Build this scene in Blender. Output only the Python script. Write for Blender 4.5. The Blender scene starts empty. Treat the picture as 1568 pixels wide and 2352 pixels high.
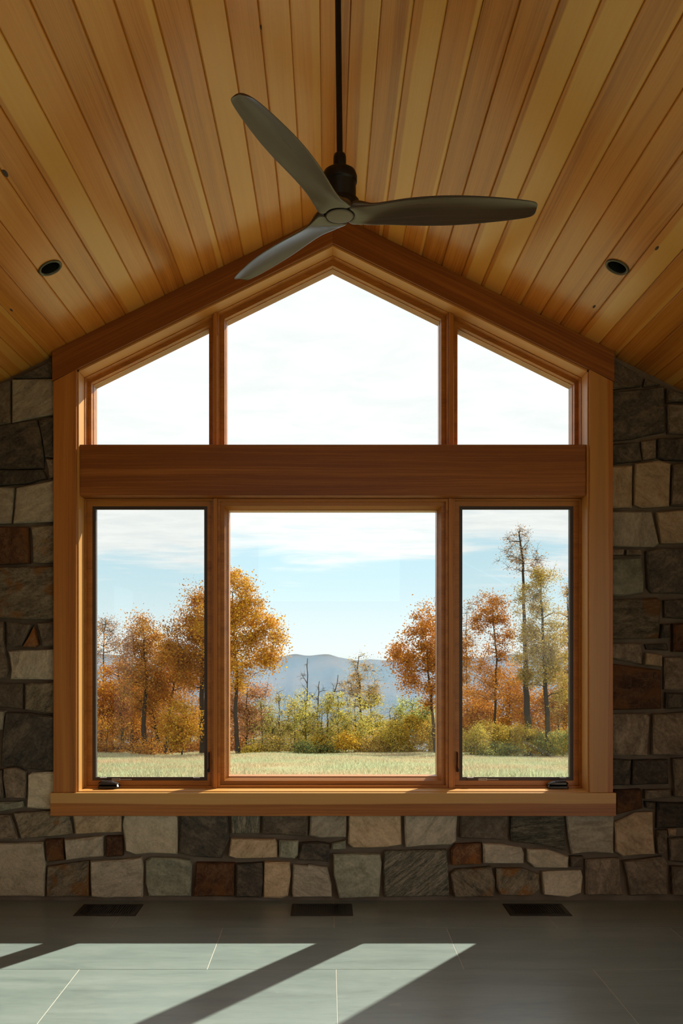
import bpy, bmesh, math, random
import numpy as np
from mathutils import Vector, Matrix

random.seed(7)
scene = bpy.context.scene
COL = scene.collection

# ------------------------------------------------------------------ camera
# shift-lens view: focal length and principal point in pixels of 1568x2352
FPX, PX, PY, EYE = 1964.0, 752.0, 1494.0, 1.4907
cam_d = bpy.data.cameras.new('camera')
cam_d.sensor_fit = 'HORIZONTAL'
cam_d.sensor_width = 24.0
cam_d.lens = FPX / 1568.0 * 24.0
cam_d.shift_x = (784.0 - PX) / 1568.0
cam_d.shift_y = (PY - 1176.0) / 1568.0
cam_d.clip_start = 0.05
cam_d.clip_end = 20000.0
cam = bpy.data.objects.new('camera', cam_d)
cam.location = (0, 0, EYE)
cam.rotation_euler = (math.pi / 2, 0, 0)
COL.objects.link(cam)
scene.camera = cam

# ------------------------------------------------------------------ light
SKY = 2.08          # radiance of the bright cloud deck
SUN = 17.5
scene.view_settings.view_transform = 'Standard'
scene.view_settings.look = 'None'
scene.view_settings.exposure = 0.10
scene.view_settings.gamma = 1.0
scene.view_settings.use_curve_mapping = False
scene.cycles.use_denoising = True
scene.cycles.max_bounces = 9
scene.cycles.diffuse_bounces = 5
scene.cycles.glossy_bounces = 4
scene.cycles.transparent_max_bounces = 16
scene.cycles.sample_clamp_indirect = 8.0
scene.cycles.caustics_reflective = False

sun_d = bpy.data.lights.new('sun', 'SUN')
sun_d.energy = SUN
sun_d.color = (1.0, 0.93, 0.80)
sun_d.angle = math.radians(0.6)
sun = bpy.data.objects.new('sun', sun_d)
SUN_EL = math.radians(37.8)
to_sun = Vector((0.605 * math.cos(SUN_EL), 0.796 * math.cos(SUN_EL), math.sin(SUN_EL))).normalized()
sun.rotation_euler = to_sun.to_track_quat('Z', 'Y').to_euler()
COL.objects.link(sun)


class NT:
    """tiny node-tree helper"""
    def __init__(self, tree):
        self.t = tree

    def n(self, kind, **kw):
        nd = self.t.nodes.new(kind)
        for k, v in kw.items():
            if k.startswith('i_'):
                key = k[2:]
                key = int(key) if key.isdigit() else key.replace('_', ' ')
                sock = nd.inputs[key]
                if isinstance(v, bpy.types.NodeSocket):
                    self.t.links.new(v, sock)
                else:
                    sock.default_value = v
            else:
                setattr(nd, k, v)
        return nd

    def math(self, op, a, b=None, c=None, clamp=False):
        nd = self.t.nodes.new('ShaderNodeMath')
        nd.operation = op
        nd.use_clamp = clamp
        for i, v in enumerate((a, b, c)):
            if v is None:
                continue
            if isinstance(v, bpy.types.NodeSocket):
                self.t.links.new(v, nd.inputs[i])
            else:
                nd.inputs[i].default_value = v
        return nd.outputs[0]

    def vmath(self, op, a, b=None):
        nd = self.t.nodes.new('ShaderNodeVectorMath')
        nd.operation = op
        for i, v in enumerate((a, b)):
            if v is None:
                continue
            if isinstance(v, bpy.types.NodeSocket):
                self.t.links.new(v, nd.inputs[i])
            else:
                nd.inputs[i].default_value = v
        return nd.outputs[0]

    def mix(self, fac, a, b):
        nd = self.t.nodes.new('ShaderNodeMix')
        nd.data_type = 'RGBA'
        for i, v in ((0, fac), (6, a), (7, b)):
            if isinstance(v, bpy.types.NodeSocket):
                self.t.links.new(v, nd.inputs[i])
            else:
                nd.inputs[i].default_value = v if i == 0 else (*v, 1.0) if len(v) == 3 else v
        return nd.outputs[2]

    def smooth(self, v, lo, hi, a=0.0, b=1.0):
        nd = self.t.nodes.new('ShaderNodeMapRange')
        nd.interpolation_type = 'SMOOTHSTEP'
        self.t.links.new(v, nd.inputs[0])
        for i, x in ((1, lo), (2, hi), (3, a), (4, b)):
            nd.inputs[i].default_value = x
        return nd.outputs[0]

    def noise(self, vec, scale, detail=2.0, rough=0.5, dist=0.0):
        nd = self.n('ShaderNodeTexNoise', i_Scale=scale, i_Detail=detail, i_Roughness=rough, i_Distortion=dist)
        if vec is not None:
            self.t.links.new(vec, nd.inputs['Vector'])
        return nd.outputs[0]

    def scale(self, vec, s):
        return self.vmath('MULTIPLY', vec, s)

    def ramp(self, fac, stops):
        nd = self.t.nodes.new('ShaderNodeValToRGB')
        el = nd.color_ramp.elements
        while len(el) < len(stops):
            el.new(0.5)
        for e, (p, c) in zip(el, stops):
            e.position = p
            e.color = (*c, 1.0)
        self.t.links.new(fac, nd.inputs[0])
        return nd.outputs[0]

    def link(self, a, b):
        self.t.links.new(a, b)


# sky: pale blue over the horizon, thin streaks, a broken white cloud deck above
world = bpy.data.worlds.new('sky')
scene.world = world
world.use_nodes = True
wt = NT(world.node_tree)
world.node_tree.nodes.clear()
wout = wt.n('ShaderNodeOutputWorld')
wbg = wt.n('ShaderNodeBackground')
wt.link(wbg.outputs[0], wout.inputs[0])
wdir = wt.n('ShaderNodeTexCoord').outputs['Generated']
wsep = wt.n('ShaderNodeSeparateXYZ')
wt.link(wdir, wsep.inputs[0])
wz_ = wt.math('MAXIMUM', wsep.outputs[2], 0.0)
wden = wt.math('ADD', wz_, 0.035)
wu = wt.math('DIVIDE', wsep.outputs[0], wden)
wv = wt.math('DIVIDE', wsep.outputs[1], wden)
wcomb = wt.n('ShaderNodeCombineXYZ')
wt.link(wu, wcomb.inputs[0])
wt.link(wv, wcomb.inputs[1])
wp = wcomb.outputs[0]
c_big = wt.noise(wt.scale(wp, (0.62, 0.42, 1)), 1.0, 3.0, 0.5, 0.5)
c_fine = wt.noise(wt.scale(wp, (1.3, 2.4, 1)), 1.0, 7.0, 0.62, 0.6)
elev = wt.smooth(wz_, 0.06, 0.175)
cover = wt.math('ADD', wt.math('MULTIPLY', c_big, 1.35), wt.math('MULTIPLY', c_fine, 0.55))
cover = wt.math('ADD', cover, wt.math('MULTIPLY', elev, 0.60))
mask = wt.smooth(cover, 1.05, 1.38)
strk = wt.noise(wt.scale(wdir, (2.2, 2.2, 52.0)), 1.0, 4.0, 0.55, 0.5)
strk = wt.math('MULTIPLY', wt.smooth(strk, 0.53, 0.74), 0.6)
strk = wt.math('MULTIPLY', strk, wt.smooth(wz_, 0.035, 0.085))
mask = wt.math('MULTIPLY', wt.math('MAXIMUM', mask, strk), wt.smooth(wz_, 0.03, 0.085))
blue = wt.ramp(wz_, [(0.0, (0.86, 0.93, 0.93)), (0.03, (0.79, 0.91, 0.94)), (0.075, (0.64, 0.84, 0.92)),
                     (0.14, (0.52, 0.77, 0.90)), (0.6, (0.26, 0.50, 0.82))])
tone = wt.noise(wt.scale(wp, (3.0, 4.0, 1)), 1.0, 7.0, 0.62, 0.4)
white = wt.mix(wt.smooth(tone, 0.25, 0.75), (0.85, 0.88, 0.89), (1.0, 1.0, 0.99))
skyc = wt.mix(mask, blue, white)
gnd = wt.smooth(wsep.outputs[2], -0.03, 0.0)
skyc = wt.mix(gnd, (0.30, 0.34, 0.30), skyc)
wt.link(skyc, wbg.inputs[0])
wbg.inputs[1].default_value = SKY


# ------------------------------------------------------------------ helpers
def wx(px, d):
    return (px - PX) * d / FPX


def wz(py, d):
    return EYE + (PY - py) * d / FPX


def props(o, label=None, cat=None, group=None, kind=None):
    if label: o['label'] = label
    if cat: o['category'] = cat
    if group: o['group'] = group
    if kind: o['kind'] = kind
    return o


def empty(name, loc=(0, 0, 0)):
    o = bpy.data.objects.new(name, None)
    o.empty_display_size = 0.1
    o.location = loc
    COL.objects.link(o)
    return o


def basis(ex, ey, origin=(0, 0, 0)):
    ex = Vector(ex).normalized()
    ey = Vector(ey)
    ey = (ey - ex * ey.dot(ex)).normalized()
    ez = ex.cross(ey)
    m = Matrix((ex, ey, ez)).transposed().to_4x4()
    m.translation = Vector(origin)
    return m


def mesh_obj(name, verts, faces, mat, parent=None, M=None, smooth=False, color=None):
    """verts in world space; M is the object's frame (grain along local X)"""
    if M is None:
        M = Matrix.Identity(4)
    Mi = M.inverted()
    me = bpy.data.meshes.new(name)
    me.from_pydata([tuple(Mi @ Vector(v)) for v in verts], [], faces)
    bm = bmesh.new()
    bm.from_mesh(me)
    bmesh.ops.recalc_face_normals(bm, faces=bm.faces)
    bm.to_mesh(me)
    bm.free()
    if mat: me.materials.append(mat)
    if smooth:
        me.polygons.foreach_set('use_smooth', [True] * len(me.polygons))
    o = bpy.data.objects.new(name, me)
    COL.objects.link(o)
    place(o, M, parent)
    if color: o.color = color
    return o


def place(o, M, parent):
    if parent is not None:
        o.parent = parent
        base = parent.matrix_basis
        pp = parent.parent
        while pp is not None:
            base = pp.matrix_basis @ base
            pp = pp.parent
        o.matrix_basis = base.inverted() @ M
    else:
        o.matrix_basis = M


def bevel(o, w=0.002, seg=2):
    b = o.modifiers.new('bevel', 'BEVEL')
    b.width = w
    b.segments = seg
    b.limit_method = 'ANGLE'
    b.angle_limit = math.radians(40)
    return o


def prism_geo(poly, y0, y1):
    n = len(poly)
    v = [(x, y0, z) for x, z in poly] + [(x, y1, z) for x, z in poly]
    f = [list(range(n)), list(range(2 * n - 1, n - 1, -1))]
    f += [[i, (i + 1) % n, n + (i + 1) % n, n + i] for i in range(n)]
    return v, f


def prism(name, poly, y0, y1, mat, parent=None, M=None, color=None, bev=0.0015):
    v, f = prism_geo(poly, y0, y1)
    o = mesh_obj(name, v, f, mat, parent, M, color=color)
    if bev: bevel(o, bev)
    return o


def box_geo(x0, x1, y0, y1, z0, z1):
    v = [(x, y, z) for x in (x0, x1) for y in (y0, y1) for z in (z0, z1)]
    f = [[0, 1, 3, 2], [4, 6, 7, 5], [0, 4, 5, 1], [2, 3, 7, 6], [0, 2, 6, 4], [1, 5, 7, 3]]
    return v, f


def box(name, x0, x1, y0, y1, z0, z1, mat, parent=None, M=None, color=None, bev=0.0):
    v, f = box_geo(x0, x1, y0, y1, z0, z1)
    o = mesh_obj(name, v, f, mat, parent, M, color=color)
    if bev: bevel(o, bev)
    return o


def inset(poly, d):
    """inward mitred offset of a convex CCW polygon"""
    n = len(poly)
    lines = []
    for i in range(n):
        a, b = Vector(poly[i]), Vector(poly[(i + 1) % n])
        t = (b - a).normalized()
        nrm = Vector((-t.y, t.x))
        lines.append((a + nrm * d, t))
    out = []
    for i in range(n):
        p, t = lines[i - 1]
        q, s = lines[i]
        den = t.x * s.y - t.y * s.x
        k = ((q.x - p.x) * s.y - (q.y - p.y) * s.x) / den
        out.append((p.x + t.x * k, p.y + t.y * k))
    return out


def ring(name, poly, profile, mat, parent=None, color=None, bev=0.001):
    """closed frame swept round a convex polygon; profile = [(inset, y)...]"""
    n, m = len(poly), len(profile)
    v = []
    for d, y in profile:
        v += [(x, y, z) for x, z in inset(poly, d)]
    f = []
    for k in range(m):
        k2 = (k + 1) % m
        for i in range(n):
            j = (i + 1) % n
            f.append([k * n + i, k * n + j, k2 * n + j, k2 * n + i])
    o = mesh_obj(name, v, f, mat, parent, color=color)
    if bev: bevel(o, bev, 1)
    return o


def lathe_geo(prof, seg=32, centre=(0, 0, 0)):
    v, f = [], []
    cx, cy, cz = centre
    for r, z in prof:
        for k in range(seg):
            a = 2 * math.pi * k / seg
            v.append((cx + r * math.cos(a), cy + r * math.sin(a), cz + z))
    for i in range(len(prof) - 1):
        for k in range(seg):
            k2 = (k + 1) % seg
            f.append([i * seg + k, i * seg + k2, (i + 1) * seg + k2, (i + 1) * seg + k])
    f.append(list(range(seg - 1, -1, -1)))
    b = (len(prof) - 1) * seg
    f.append([b + k for k in range(seg)])
    return v, f


# ------------------------------------------------------------------ materials
def new_mat(name):
    m = bpy.data.materials.new(name)
    m.use_nodes = True
    m.node_tree.nodes.clear()
    t = NT(m.node_tree)
    out = t.n('ShaderNodeOutputMaterial')
    return m, t, out


def principled(t, out, base, rough=0.5, spec=0.5, metal=0.0, bump=None, bump_s=0.2, bump_d=0.002, coat=0.0):
    b = t.n('ShaderNodeBsdfPrincipled')
    for k, v in (('Base Color', base), ('Roughness', rough), ('Specular IOR Level', spec), ('Metallic', metal),
                 ('Coat Weight', coat)):
        if isinstance(v, bpy.types.NodeSocket):
            t.link(v, b.inputs[k])
        else:
            b.inputs[k].default_value = (*v, 1.0) if isinstance(v, tuple) and len(v) == 3 else v
    if bump is not None:
        bn = t.n('ShaderNodeBump', i_Strength=bump_s, i_Distance=bump_d, i_Height=bump)
        t.link(bn.outputs[0], b.inputs['Normal'])
    t.link(b.outputs[0], out.inputs[0])
    return b


def plain(name, col, rough=0.5, spec=0.5, metal=0.0, var=0.12, scale=30.0):
    m, t, out = new_mat(name)
    co = t.n('ShaderNodeTexCoord').outputs['Object']
    nz = t.noise(co, scale, 3.0)
    c = t.mix(nz, tuple(x * (1 - var) for x in col), tuple(min(1, x * (1 + var)) for x in col))
    principled(t, out, c, rough, spec, metal, nz, 0.08, 0.001)
    return m


def wood(name, dark, mid, light, sap, rough=0.36, spec=0.5, coat=0.0, grain=1.0):
    """grain along local X. object colour: r tone, g sapwood edge position (local Y, metres +0.5), b sapwood strength; alpha seed"""
    m, t, out = new_mat(name)
    oc = t.n('ShaderNodeTexCoord').outputs['Object']
    oi = t.n('ShaderNodeObjectInfo')
    csep = t.n('ShaderNodeSeparateColor')
    t.link(oi.outputs['Color'], csep.inputs[0])
    seed = oi.outputs['Alpha']
    off = t.n('ShaderNodeCombineXYZ')
    t.link(t.math('MULTIPLY', seed, 61.0), off.inputs[0])
    t.link(t.math('MULTIPLY', seed, 37.0), off.inputs[1])
    t.link(t.math('MULTIPLY', seed, 53.0), off.inputs[2])
    p = t.vmath('ADD', oc, off.outputs[0])
    wig = t.noise(t.scale(p, (0.9, 4.0, 4.0)), 1.0, 2.0)
    wv = t.n('ShaderNodeCombineXYZ')
    t.link(t.math('MULTIPLY', wig, 0.05), wv.inputs[1])
    pw = t.vmath('ADD', p, wv.outputs[0])
    broad = t.noise(t.scale(pw, (0.35, 16.0, 16.0)), 1.0, 3.0, 0.55)
    lines = t.noise(t.scale(pw, (1.1, 150.0, 110.0)), 1.0, 2.0, 0.6)
    pores = t.noise(t.scale(p, (9.0, 420.0, 300.0)), 1.0, 2.0, 0.6)
    f = t.math('ADD', t.math('MULTIPLY', broad, 0.55), t.math('MULTIPLY', lines, 0.36 * grain))
    f = t.math('ADD', f, t.math('MULTIPLY', pores, 0.16 * grain))
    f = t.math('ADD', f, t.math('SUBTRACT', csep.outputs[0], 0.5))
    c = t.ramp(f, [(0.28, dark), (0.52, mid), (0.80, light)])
    sepp = t.n('ShaderNodeSeparateXYZ')
    t.link(oc, sepp.inputs[0])
    lw = t.n('ShaderNodeCombineXYZ')
    t.link(t.math('ADD', t.math('MULTIPLY', sepp.outputs[0], 0.55), t.math('MULTIPLY', seed, 91.0)), lw.inputs[0])
    edge_n = t.noise(lw.outputs[0], 1.0, 3.0)
    yy = t.math('ADD', sepp.outputs[1], t.math('MULTIPLY', t.math('SUBTRACT', edge_n, 0.5), 0.055))
    dist = t.math('SUBTRACT', yy, t.math('SUBTRACT', csep.outputs[1], 0.5))
    smask = t.math('MULTIPLY', t.smooth(dist, -0.004, 0.006), csep.outputs[2])
    sapc = t.mix(t.math('MULTIPLY', lines, 0.5), sap, mid)
    c = t.mix(smask, c, sapc)
    rg = t.math('ADD', t.math('MULTIPLY', lines, 0.12), rough - 0.06)
    principled(t, out, c, rg, spec, 0.0, t.math('ADD', lines, pores), 0.10 * grain, 0.0008, coat)
    return m


M_CEIL = wood('ceiling_cedar', (0.34, 0.110, 0.014), (0.60, 0.238, 0.034), (0.72, 0.335, 0.062), (0.78, 0.45, 0.098), 0.24, 0.5)
M_TRIM = wood('trim_fir', (0.21, 0.060, 0.007), (0.43, 0.155, 0.024), (0.58, 0.255, 0.052), (0.66, 0.40, 0.125), 0.40, 0.45)
M_FRAME = wood('window_wood', (0.22, 0.072, 0.008), (0.40, 0.145, 0.018), (0.54, 0.23, 0.036), (0.62, 0.34, 0.11), 0.36, 0.5)
M_BLADE = wood('fan_blade_wood', (0.022, 0.011, 0.005), (0.048, 0.026, 0.012), (0.085, 0.050, 0.026), (0.13, 0.1, 0.07), 0.30, 0.5)
M_CAP = plain('fan_cap', (0.16, 0.125, 0.085), 0.45, 0.5, 0.0, 0.1, 80)
M_BLACK = plain('black_metal', (0.004, 0.0035, 0.0035), 0.42, 0.3, 0.0, 0.1)
M_SHINY = plain('dark_bronze', (0.030, 0.022, 0.017), 0.22, 0.6, 0.25, 0.1)
M_VENT = plain('vent_black', (0.020, 0.020, 0.021), 0.45, 0.4)
M_SCREENF = plain('screen_frame_bronze', (0.055, 0.036, 0.028), 0.45, 0.4)
M_CLAD = plain('exterior_cladding', (0.045, 0.038, 0.034), 0.5, 0.4)
M_LABEL = plain('label_white', (0.62, 0.58, 0.50), 0.5)
M_INK = plain('label_ink', (0.10, 0.08, 0.07), 0.5)
M_TAB = plain('clear_tab', (0.55, 0.52, 0.55), 0.25)
M_NICKEL = plain('downlight_trim', (0.085, 0.080, 0.050), 0.35, 0.4, 0.2)
M_BAFFLE = plain('downlight_baffle', (0.016, 0.017, 0.013), 0.25, 0.6)
M_LENS = plain('downlight_lens', (0.12, 0.12, 0.10), 0.25, 0.6)
M_DECK = plain('roof_deck', (0.10, 0.06, 0.03), 0.8)
M_PLASTER = plain('side_wall_boards', (0.42, 0.27, 0.14), 0.55, 0.4, 0.0, 0.1, 4)
M_GROUT = plain('grout', (0.55, 0.54, 0.48), 0.85, 0.2, 0.0, 0.1, 60)
M_KNOT = plain('knot', (0.045, 0.018, 0.008), 0.6)


def glass_mat(name, col, ior=1.42):
    m, t, out = new_mat(name)
    tr = t.n('ShaderNodeBsdfTransparent')
    tr.inputs[0].default_value = (*col, 1)
    gl = t.n('ShaderNodeBsdfGlossy')
    gl.inputs['Roughness'].default_value = 0.0
    gl.inputs[0].default_value = (0.9, 0.95, 1.0, 1)
    fr = t.n('ShaderNodeFresnel')
    fr.inputs[0].default_value = ior
    mx = t.n('ShaderNodeMixShader')
    gm = t.n('ShaderNodeNewGeometry')
    t.link(t.math('MULTIPLY', t.math('MULTIPLY', fr.outputs[0], 0.8), t.math('SUBTRACT', 1.0, gm.outputs['Backfacing'])), mx.inputs[0])
    t.link(tr.outputs[0], mx.inputs[1])
    t.link(gl.outputs[0], mx.inputs[2])
    t.link(mx.outputs[0], out.inputs[0])
    return m


M_GLASS = glass_mat('dimming_glass', (0.700, 0.710, 0.700))  # tint added to dim the outdoors against the room
m_, t_, o_ = new_mat('insect_mesh')
tr_ = t_.n('ShaderNodeBsdfTransparent')
df_ = t_.n('ShaderNodeBsdfDiffuse')
df_.inputs[0].default_value = (0.10, 0.10, 0.09, 1)
mx_ = t_.n('ShaderNodeMixShader')
mx_.inputs[0].default_value = 0.13
t_.link(tr_.outputs[0], mx_.inputs[1])
t_.link(df_.outputs[0], mx_.inputs[2])
t_.link(mx_.outputs[0], o_.inputs[0])
M_MESH = m_

# mortar
m_, t_, o_ = new_mat('mortar')
co_ = t_.n('ShaderNodeTexCoord').outputs['Object']
a_ = t_.noise(co_, 6.0, 5.0)
b_ = t_.noise(co_, 160.0, 4.0, 0.7)
c_ = t_.ramp(a_, [(0.3, (0.13, 0.095, 0.065)), (0.7, (0.21, 0.165, 0.12))])
principled(t_, o_, c_, 0.9, 0.15, 0, b_, 0.5, 0.003)
M_MORTAR = m_


def stone_mat(name, cols, streak, vein=0.0, veincol=(0.5, 0.45, 0.35), rough=0.75, patch=None):
    m, t, out = new_mat(name)
    oc = t.n('ShaderNodeTexCoord').outputs['Object']
    oi = t.n('ShaderNodeObjectInfo')
    rnd = oi.outputs['Random']
    off = t.n('ShaderNodeCombineXYZ')
    t.link(t.math('MULTIPLY', rnd, 57.0), off.inputs[0])
    t.link(t.math('MULTIPLY', rnd, 33.0), off.inputs[2])
    rot = t.n('ShaderNodeVectorRotate', rotation_type='Y_AXIS')
    t.link(oc, rot.inputs['Vector'])
    t.link(t.math('MULTIPLY', t.math('SUBTRACT', rnd, 0.35), 2.6), rot.inputs['Angle'])
    p = t.vmath('ADD', rot.outputs[0], off.outputs[0])
    st = t.noise(t.scale(p, (4.0, 30.0, 4.0 * streak)), 2.2, 5.0, 0.62, 0.5)
    fine = t.noise(t.scale(p, (30.0, 60.0, 30.0 * max(1.0, streak * 0.4))), 2.0, 5.0, 0.7)
    big = t.noise(p, 5.0, 3.0, 0.55, 0.6)
    f = t.math('ADD', t.math('MULTIPLY', st, 0.62), t.math('MULTIPLY', fine, 0.38))
    c = t.ramp(f, [(0.37, WARM(cols[0])), (0.50, WARM(cols[1])), (0.62, WARM(cols[2]))])
    if patch:
        c = t.mix(t.math('MULTIPLY', t.smooth(big, 0.50, 0.62), 0.9), c, t.mix(fine, patch, tuple(x * 0.45 for x in patch)))
    if vein:
        vn = t.noise(t.scale(p, (3.0, 20.0, 3.0 * streak)), 3.0, 3.0, 0.5, 1.2)
        vm = t.math('MULTIPLY', t.math('SUBTRACT', 1.0, t.smooth(t.math('ABSOLUTE', t.math('SUBTRACT', vn, 0.5)), 0.004, 0.03)), vein)
        c = t.mix(vm, c, veincol)
    hs = t.n('ShaderNodeMix', data_type='RGBA', blend_type='MULTIPLY')
    hs.inputs[0].default_value = 1.0
    t.link(c, hs.inputs[6])
    t.link(oi.outputs['Color'], hs.inputs[7])
    h = t.math('ADD', t.math('ADD', t.math('MULTIPLY', st, 1.0), t.math('MULTIPLY', fine, 0.5)), t.math('MULTIPLY', big, 1.2))
    principled(t, out, hs.outputs[2], rough, 0.3, 0, h, 0.8, 0.018)
    return m


def WARM(c): return (c[0] * 1.05, c[1] * .97, c[2] * .84)


STONE = {
    'g': stone_mat('stone_pale_grey', [(0.31, 0.29, 0.24), (0.46, 0.435, 0.36), (0.60, 0.57, 0.48)], 3.0),
    't': stone_mat('stone_tan', [(0.34, 0.26, 0.17), (0.51, 0.41, 0.28), (0.63, 0.53, 0.385)], 2.5),
    'w': stone_mat('stone_cream', [(0.44, 0.41, 0.32), (0.62, 0.58, 0.46), (0.73, 0.68, 0.56)], 1.5, 0.25, (0.35, 0.28, 0.18)),
    'd': stone_mat('stone_slate', [(0.030, 0.030, 0.028), (0.075, 0.068, 0.058), (0.15, 0.128, 0.098)], 2.0, 0.16, (0.24, 0.20, 0.14)),
    'r': stone_mat('stone_rust', [(0.050, 0.022, 0.010), (0.12, 0.052, 0.022), (0.20, 0.105, 0.05)], 1.6, 0.3, (0.30, 0.2, 0.1), 0.7, (0.30, 0.115, 0.025)),
    'e': stone_mat('stone_green_grey', [(0.17, 0.19, 0.15), (0.30, 0.325, 0.265), (0.44, 0.45, 0.37)], 1.4),
    'v': stone_mat('stone_veined', [(0.06, 0.065, 0.052), (0.17, 0.175, 0.14), (0.40, 0.37, 0.29)], 7.0, 0.4, (0.45, 0.42, 0.33)),
    'm': stone_mat('stone_mixed', [(0.075, 0.068, 0.05), (0.20, 0.175, 0.125), (0.33, 0.29, 0.215)], 3.0, 0.3, (0.42, 0.38, 0.28), 0.75, (0.34, 0.15, 0.035)),
    'b': stone_mat('stone_brown_grey', [(0.095, 0.078, 0.058), (0.185, 0.155, 0.12), (0.30, 0.26, 0.205)], 2.2, 0.2, (0.36, 0.3, 0.22)),
}

# floor tile
m_, t_, o_ = new_mat('slate_tile')
co_ = t_.n('ShaderNodeTexCoord').outputs['Object']
oi_ = t_.n('ShaderNodeObjectInfo')
of_ = t_.n('ShaderNodeCombineXYZ')
t_.link(t_.math('MULTIPLY', oi_.outputs['Random'], 77.0), of_.inputs[0])
t_.link(t_.math('MULTIPLY', oi_.outputs['Random'], 41.0), of_.inputs[1])
p_ = t_.vmath('ADD', co_, of_.outputs[0])
a_ = t_.noise(t_.scale(p_, (1.6, 9.0, 1.0)), 1.0, 6.0, 0.62, 0.4)
b_ = t_.noise(t_.scale(p_, (14.0, 70.0, 1.0)), 1.0, 4.0, 0.6)
f_ = t_.math('ADD', t_.math('MULTIPLY', a_, 0.75), t_.math('MULTIPLY', b_, 0.25))
c_ = t_.ramp(f_, [(0.30, (0.165, 0.212, 0.200)), (0.52, (0.226, 0.284, 0.268)), (0.75, (0.290, 0.348, 0.328))])
sp_ = t_.noise(p_, 7.0, 2.0)
c_ = t_.mix(t_.math('MULTIPLY', t_.smooth(sp_, 0.74, 0.78), 0.35), c_, (0.40, 0.41, 0.36))
principled(t_, o_, c_, t_.math('ADD', 0.27, t_.math('MULTIPLY', b_, 0.12)), 0.85, 0, b_, 0.05, 0.001)
M_TILE = m_

# leaves and bark, grass
def leaf_mat(name, transl=0.5):
    m, t, out = new_mat(name)
    at = t.n('ShaderNodeAttribute', attribute_name='tint')
    d = t.n('ShaderNodeBsdfDiffuse')
    tl = t.n('ShaderNodeBsdfTranslucent')
    t.link(at.outputs['Color'], d.inputs[0])
    t.link(at.outputs['Color'], tl.inputs[0])
    mx = t.n('ShaderNodeMixShader')
    mx.inputs[0].default_value = transl
    t.link(d.outputs[0], mx.inputs[1])
    t.link(tl.outputs[0], mx.inputs[2])
    t.link(mx.outputs[0], out.inputs[0])
    return m


M_LEAF = leaf_mat('autumn_leaf', 0.36)
M_GRASS = leaf_mat('meadow_grass', 0.35)
M_BARK = plain('bark', (0.060, 0.046, 0.036), 0.9, 0.1, 0, 0.35, 3.0)
M_DEADWOOD = plain('dead_wood', (0.075, 0.062, 0.052), 0.9, 0.1, 0, 0.3, 3.0)

m_, t_, o_ = new_mat('meadow_ground')
co_ = t_.n('ShaderNodeTexCoord').outputs['Object']
a_ = t_.noise(co_, 0.35, 5.0)
b_ = t_.noise(co_, 5.0, 5.0, 0.7)
f_ = t_.math('ADD', t_.math('MULTIPLY', a_, 0.7), t_.math('MULTIPLY', b_, 0.3))
c_ = t_.ramp(f_, [(0.32, (0.20, 0.22, 0.10)), (0.5, (0.28, 0.26, 0.14)), (0.68, (0.34, 0.29, 0.17))])
principled(t_, o_, c_, 0.95, 0.1, 0, b_, 0.5, 0.05)
M_GROUND = m_
m_, t_, o_ = new_mat('forested_hills')
co_ = t_.n('ShaderNodeTexCoord').outputs['Object']
a_ = t_.noise(co_, 0.004, 5.0)
b_ = t_.noise(co_, 0.03, 4.0, 0.7)
f_ = t_.math('ADD', t_.math('MULTIPLY', a_, 0.6), t_.math('MULTIPLY', b_, 0.4))
c_ = t_.ramp(f_, [(0.35, (0.030, 0.040, 0.025)), (0.5, (0.075, 0.060, 0.035)), (0.65, (0.13, 0.085, 0.045))])
principled(t_, o_, c_, 1.0, 0.0, 0, b_, 0.6, 8.0)
M_HILL = m_

# ------------------------------------------------------------------ room dimensions
YM = 5.10      # mortar face of the window wall
YS = 5.055     # faces of the stones
YC = 5.03      # face of the window casing
YF = 5.163     # inside face of the window frames
YO = 5.40      # outside face of the wall
XL, XR, YB = -2.95, 2.95, -3.6
XC = 0.031     # ridge
ZR, PITCH = 4.0698, 0.4945
OPL, OPR, OPB, OPZ, OPP = -1.4682, 1.5326, 0.660, 3.876, 0.4925


def ceil_z(x):
    return ZR - PITCH * abs(x - XC)


def open_z(x, up=0.0):
    return OPZ + up - OPP * abs(x - XC)


# ------------------------------------------------------------------ floor
floor = box('floor', XL - 0.3, XR + 0.3, YB - 0.3, YO, -0.30, -0.0012, M_GROUT)
props(floor, 'grey slate-look tile floor with pale grout lines', 'floor', kind='structure')
TL, TW, G = 1.2, 0.6, 0.0020
row_y = EYE * FPX / (2226.2 - PY)          # a joint running along the wall
xa = wx(182.8, row_y)
xb = wx(511.9, EYE * FPX / (2130.6 - PY))
TY = (EYE * FPX / (2130.6 - PY)) - row_y
rows = []
y = row_y
while y > YB: y -= TY
k0 = round((y - row_y) / TY)
tile_me = {}
k = k0
while row_y + k * TY < YM:
    ya, yb = row_y + k * TY, min(row_y + (k + 1) * TY, YM + 0.02)
    x = (xb if k % 2 == 0 else xa) - 4 * TL
    if k == 1: x = wx(255, EYE * FPX / (2130.6 - PY)) - 4 * TL
    while x < XR:
        if x + TL > XL:
            u0, u1 = max(x, XL) + G, min(x + TL, XR) - G
            v0, v1 = max(ya, YB) + G, yb - G
            key = (round(u1 - u0, 4), round(v1 - v0, 4))
            cx, cy = (u0 + u1) / 2, (v0 + v1) / 2
            if key not in tile_me:
                o = box('tile', u0, u1, v0, v1, -0.0014, 0.0, M_TILE, floor, Matrix.Translation((cx, cy, 0)))
                tile_me[key] = o.data
            else:
                o = bpy.data.objects.new('tile', tile_me[key])
                COL.objects.link(o)
                place(o, Matrix.Translation((cx, cy, 0)), floor)
        x += TL
    k += 1

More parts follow.
